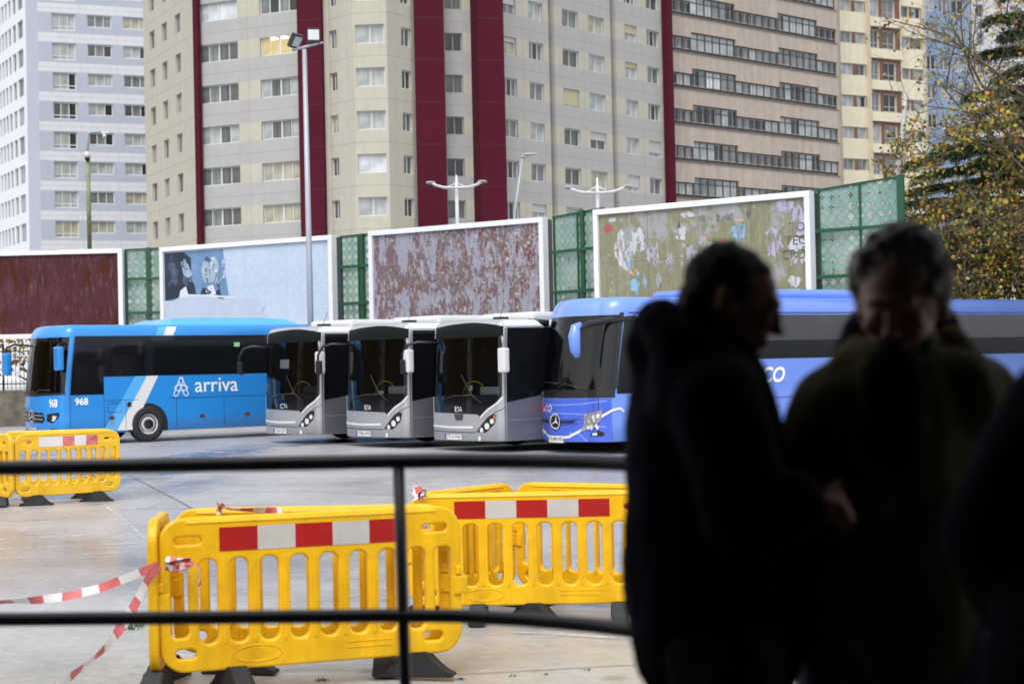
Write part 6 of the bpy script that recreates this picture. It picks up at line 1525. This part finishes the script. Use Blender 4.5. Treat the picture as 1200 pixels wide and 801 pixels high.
def leaf_mesh(items):
    """items: (pos, size, mat) -> pointed five-sided leaves"""
    vs, fs, mi = [], [], []
    for p, s_, m in items:
        n = Vector((rr.gauss(0, 1), rr.gauss(0, 1) - .4, rr.gauss(0, 1) + .3)).normalized(); a, b = frame_of(n); th = rr.uniform(0, 6.28); u = a * math.cos(th) + b * math.sin(th); v = n.cross(u)
        k = len(vs); q = [(-.5, 0), (-.25, -.42), (.22, -.40), (.55, 0.02), (.2, .42), (-.25, .40)]
        for x, y in q: vs.append(p + u * x * s_ + v * y * s_ + n * (abs(y) * .35 * s_))
        fs.append(tuple(range(k, k + 6))); mi.append(m)
    me = bpy.data.meshes.new('leaves'); me.from_pydata(vs, [], fs); me.polygons.foreach_set('material_index', mi); me.update(); return me
def bez(a, b, c, n): return [(a * (1 - t) ** 2 + b * 2 * t * (1 - t) + c * t * t) for t in [i / n for i in range(n + 1)]]
# ---- autumn tree
T0 = XY(1262, 50.5); base = Vector((T0.x, T0.y, gz(T0.x)))
at_ = empty('autumn_tree', base, 0, 'autumn tree with sparse gold, rust and olive leaves and bare twigs, at the right edge', 'tree')
tb = new(); lb = new(); twigs = []
trunk = [base, base + Vector((-.1, 0, 3)), base + Vector((-.25, .1, 7)), base + Vector((-.2, 0, 11)), base + Vector((.1, 0, 14.5))]
tube(tb, trunk, [.36, .30, .22, .14, .05], 10); link('trunk', tb, bark, at_)
def trunk_at(z):
    z += base.z
    for a, b in zip(trunk[:-1], trunk[1:]):
        if a.z <= z <= b.z: return a.lerp(b, (z - a.z) / (b.z - a.z))
    return trunk[-1]
def branch(p, d, L, r, lvl):
    n = 5; pts = [p]; dd = d.normalized()
    for i in range(n):
        dd = (dd + Vector((rr.gauss(0, .16), rr.gauss(0, .16), rr.gauss(0, .12) + (.04 if lvl < 2 else -.02)))).normalized(); pts.append(pts[-1] + dd * L / n)
    tube(lb, pts, [r * (1 - .75 * i / n) for i in range(n + 1)], 5 if lvl else 7, cap=False)
    if lvl >= 3: twigs.append(pts); return
    k = (7, 6, 5)[lvl]
    for i in range(k):
        t = (i + 1.2) / (k + .6); j = min(n - 1, int(t * n)); q = pts[j].lerp(pts[j + 1], t * n - j)
        side = dd.cross(Vector((rr.gauss(0, 1), rr.gauss(0, 1), rr.gauss(0, 1)))).normalized()
        nd = (dd * .6 + side * rr.uniform(.5, 1.0)).normalized(); branch(q, nd, L * rr.uniform(.38, .55), r * .42, lvl + 1)
for z, px, py, dd in ((2.6, 1090, 372, -1), (3.2, 1100, 330, 1), (3.8, 1080, 300, 0), (4.2, 1150, 300, -3), (4.8, 1085, 262, 1), (5.3, 1110, 240, -2), (5.8, 1070, 205, 1), (6.3, 1095, 160, -1.5), (6.9, 1060, 120, .5), (7.4, 1100, 90, -2), (8.0, 1070, 40, 1), (8.8, 1110, 10, -1), (9.6, 1150, -30, 1), (10.5, 1180, -60, -1.5), (6, 1160, 140, -3.2), (7.2, 1170, 60, -3), (4, 1200, 320, -3.6), (5, 1190, 240, -3.6),
                        (3, 1330, 330, -2), (5, 1380, 260, 1), (7, 1400, 150, -1), (9, 1370, 40, 1), (11, 1330, -60, 0)):
    s_ = trunk_at(z); e = P(px, py, 50.5 + dd); branch(s_, e - s_, (e - s_).length * .95, .075, 0)
link('branches', lb, bark, at_)
items = []
for pts in twigs:
    c = pts[-1]; low = c.z < 5.6; mid = c.z < 7.6
    n = rr.randint(4, 8) if low else (rr.randint(0, 3) if mid else rr.choice((0, 0, 0, 1, 1, 2))) + (rr.randint(3, 9) if noise.noise(c * .55) > .08 and c.z < 9.5 else 0)
    for _ in range(n):
        t = rr.random(); p = pts[2].lerp(pts[-1], t) + Vector((rr.gauss(0, .10), rr.gauss(0, .10), rr.gauss(0, .09) - .05))
        w_ = (2.4, 1.6, 4, 2.5, 3, .3) if low else (4, 1.6, 4.5, 1.2, 2, .8)
        items.append((p, rr.uniform(.07, .145), rr.choices(range(6), w_)[0]))
# lower crown, thick and tangled
for _ in range(48000):
    cx, cz, rx, rz_ = rr.choice(((15.0, 2.6, 4.0, 2.3), (16.5, 4.0, 4.0, 1.9), (13.4, 3.4, 2.3, 1.7), (17, 4.9, 2.8, 1.5), (13.0, 1.8, 2.0, 1.8)))
    a = rr.uniform(0, 6.28); r_ = rr.random() ** .4; x = cx + rx * r_ * math.cos(a); z = cz + rz_ * r_ * math.sin(a); y = 50 + rr.gauss(0, 1.3)
    p = Vector((x, y, z)); q = noise.noise(p * .9) + .5 * noise.noise(p * 2.1)
    if q < -.05 + .1 * (z > 5): continue
    qq = noise.noise(p * .6 + Vector((9, 3, 1)))
    w_ = (1.0, 1.6, 3.5, 5, 4, .2) if qq < 0 else (2.4, 2.4, 4, 3.5, 2.4, .8)
    items.append((p, rr.uniform(.05, .12), rr.choices(range(6), w_)[0]))
link('crown', leaf_mesh(items), LM, at_)
# tangle of thin stems inside the lower crown
bm = new()
for _ in range(900):
    p = Vector((rr.uniform(11.6, 20), 50 + rr.gauss(.4, 1.2), rr.uniform(-.2, 5.6))); d = Vector((rr.gauss(0, .5), rr.gauss(0, .4), rr.uniform(.3, 1))).normalized(); L = rr.uniform(.6, 1.8)
    tube(bm, [p, p + d * L * .5 + Vector((rr.gauss(0, .1), 0, rr.gauss(0, .05))), p + d * L], [.018, .014, .006], 4, cap=False)
link('stems', bm, bark, at_)
# ---- cedar
T0 = XY(1262, 53.5); base = Vector((T0.x, T0.y, gz(T0.x)))
cd = empty('cedar_tree', base, 0, 'dark green cedar with flat drooping branches behind the autumn tree', 'tree')
tb = new(); tube(tb, [base, base + Vector((0, 0, 10)), base + Vector((.1, 0, 19))], [.5, .35, .06], 10); link('trunk', tb, cbark, cd)
lb = new(); vs, fs, mi = [], [], []
NM = [leafm('cedar_needle_dark', (.03, .075, .025), .15), leafm('cedar_needle', (.055, .12, .035), .15), leafm('cedar_needle_light', (.09, .16, .045), .2)]
def spray(p, d, L):
    side = d.cross(Vector((0, 0, 1))).normalized()
    for _ in range(int(80 * L / .6)):
        t = rr.random(); q = p + d * L * t + side * rr.gauss(0, .10 + .10 * (1 - t)) + Vector((0, 0, rr.gauss(0, .03) - .08 * t)); n = (d * rr.uniform(.2, 1) + side * rr.gauss(0, .8) + Vector((0, 0, rr.uniform(-.9, .25)))).normalized()
        a, b = frame_of(n); k = len(vs); l = rr.uniform(.12, .28); w_ = rr.uniform(.014, .030)
        vs.extend([q - a * w_, q + a * w_, q + n * l + a * w_ * .3, q + n * l - a * w_ * .3]); fs.append((k, k + 1, k + 2, k + 3)); mi.append(rr.choices((0, 1, 2), (5, 4, 2))[0])
layers = [(238, 1052, 0), (224, 1062, 1), (206, 1078, -1), (190, 1066, .5), (176, 1096, -1), (252, 1075, 1.5), (150, 1128, 0), (128, 1150, 1), (112, 1136, -.5), (166, 1148, -1.5), (62, 1150, 0), (40, 1176, 1), (20, 1160, -1), (90, 1172, 1), (-10, 1180, 0), (-40, 1190, 0), (-80, 1200, 0), (280, 1100, 0), (310, 1090, 0), (215, 1120, -2), (235, 1130, -2), (185, 1150, -2.2)]
for py, pxe, dd in layers:
    e = P(pxe, py, 53 + dd * 1.3); s0 = Vector((base.x, base.y, e.z + rr.uniform(-.2, .5)))
    for mir in (1, -1):
        ee = e if mir == 1 else Vector((2 * base.x - e.x, e.y + rr.uniform(-2, 2), e.z)); m_ = s0.lerp(ee, .5) + Vector((0, 0, .45)); pts = bez(s0, m_, ee, 10)
        tube(lb, pts, [.09 * (1 - .85 * i / 10) for i in range(11)], 5, cap=False)
        for i in range(2, 11):
            p = pts[i]; d = (pts[i] - pts[i - 1]).normalized(); side = d.cross(Vector((0, 0, 1))).normalized()
            for g in (-1, 1):
                for kk in range(4):
                    nd = (d * rr.uniform(.3, .9) + side * g * rr.uniform(.4, 1) + Vector((0, 0, rr.uniform(-.3, .02)))).normalized(); L = rr.uniform(.4, .85) * (1.15 - .05 * i)
                    q = p - d * rr.uniform(0, .4); tube(lb, [q, q + nd * L], [.014, .004], 3, cap=False); spray(q, nd, L)
link('branches', lb, cbark, cd)
me = bpy.data.meshes.new('crown'); me.from_pydata(vs, [], fs); me.polygons.foreach_set('material_index', mi); me.update(); link('crown', me, NM, cd)
# ---- greenery seen through the railings at far left
hx = XY(-10, 84)
items = []
for _ in range(3500):
    a = rr.uniform(0, 6.28); r_ = rr.random() ** .5; p = Vector((hx.x + 7 * r_ * math.cos(a), hx.y + rr.gauss(0, .8), 2.4 + 2.6 * r_ * math.sin(a)))
    if noise.noise(p * .7) < -.05: continue
    items.append((p, rr.uniform(.12, .28), rr.choices(range(6), (3, 2, 3, 3, 2, 1))[0]))
sh_ = empty('shrub', (hx.x, hx.y, .4), 0, 'yellowing shrub across the street seen through the iron railings', 'shrub'); link('leaves', leaf_mesh(items), LM, sh_)
bm = new()
for i in range(8): x = hx.x - 5 + i * 1.4; tube(bm, [(x, hx.y, .4), (x + rr.uniform(-.4, .4), hx.y, 2.2), (x + rr.uniform(-.8, .8), hx.y + .3, 4)], [.07, .05, .02], 5)
link('stems', bm, bark, sh_)

# ---- trees and brick buildings added unseen at the left, only to fill the windscreen reflections
def far_tree(x, y, h, sd):
    r = random.Random(sd); rt = empty('reflected_tree', (x, y, 0), r.uniform(0, 6), 'bare dark tree added unseen beyond the left edge of the yard for the windscreen reflections', 'tree', 'unseen trees added for the windscreen reflections')
    bm = new(); tube(bm, [(0, 0, 0), (0.1, 0, h * .5), (0, .1, h)], [.3, .2, .05], 7)
    for _ in range(60):
        z = r.uniform(.08, .95) * h; a = r.uniform(0, 6.28); L = r.uniform(1.5, 4.5) * (1.1 - z / h * .6); p = Vector((0, 0, z)); d = Vector((math.cos(a), math.sin(a), r.uniform(.2, 1))).normalized(); tube(bm, [p, p + d * L * .5, p + d * L + Vector((0, 0, .3))], [.08, .05, .02], 4, cap=False)
    link('trunk', bm, bark, rt, local=True)
    it = []
    for _ in range(900):
        a = r.uniform(0, 6.28); q = r.random() ** .5 * 3.6; it.append((Vector((q * math.cos(a), q * math.sin(a), r.uniform(.08, 1.0) * h)), r.uniform(.2, .5), r.randrange(6)))
    link('crown', leaf_mesh(it), LM, rt, local=True)
for i, (x, y, h) in enumerate(((-38, 48, 10), (-44, 57, 12), (-52, 66, 11), (-40, 66, 9), (-60, 76, 13), (-34, 40, 9), (-66, 60, 12), (-48, 44, 11), (-40, 30, 11), (-46, 20, 12), (-36, 12, 9), (-44, 2, 12), (-50, -8, 11), (-38, -14, 10), (-52, 34, 13), (-42, -26, 12))): far_tree(x, y, h, i)
rt = empty('reflected_building', (-90, 80, 0), R(20), 'brick building added unseen beyond the left edge of the yard for the windscreen reflections', 'building'); bm = new(); box(bm, (-8, -40, 0), (8, 40, 13)); link('wall', bm, mat('dark_brick', (.16, .10, .08), .8, var=.3, vs=1), rt, local=True)
bm = new()
for k in range(4):
    for i in range(24): box(bm, (8.01, -38 + i * 3.2, 1.5 + k * 3), (8.06, -36.6 + i * 3.2, 3.2 + k * 3))
link('windows', bm, PANES['dark'], rt, local=True)

rt = empty('reflected_building', (-78, -5, 0), R(-10), 'second brick building added unseen beyond the left edge of the yard for the windscreen reflections', 'building'); bm = new(); box(bm, (-8, -35, 0), (8, 35, 16)); link('wall', bm, MC['dark_brick'], rt, local=True)
bm = new()
for k in range(5):
    for i in range(21): box(bm, (8.01, -33 + i * 3.2, 1.5 + k * 3), (8.06, -31.6 + i * 3.2, 3.2 + k * 3))
link('windows', bm, PANES['grey'], rt, local=True)
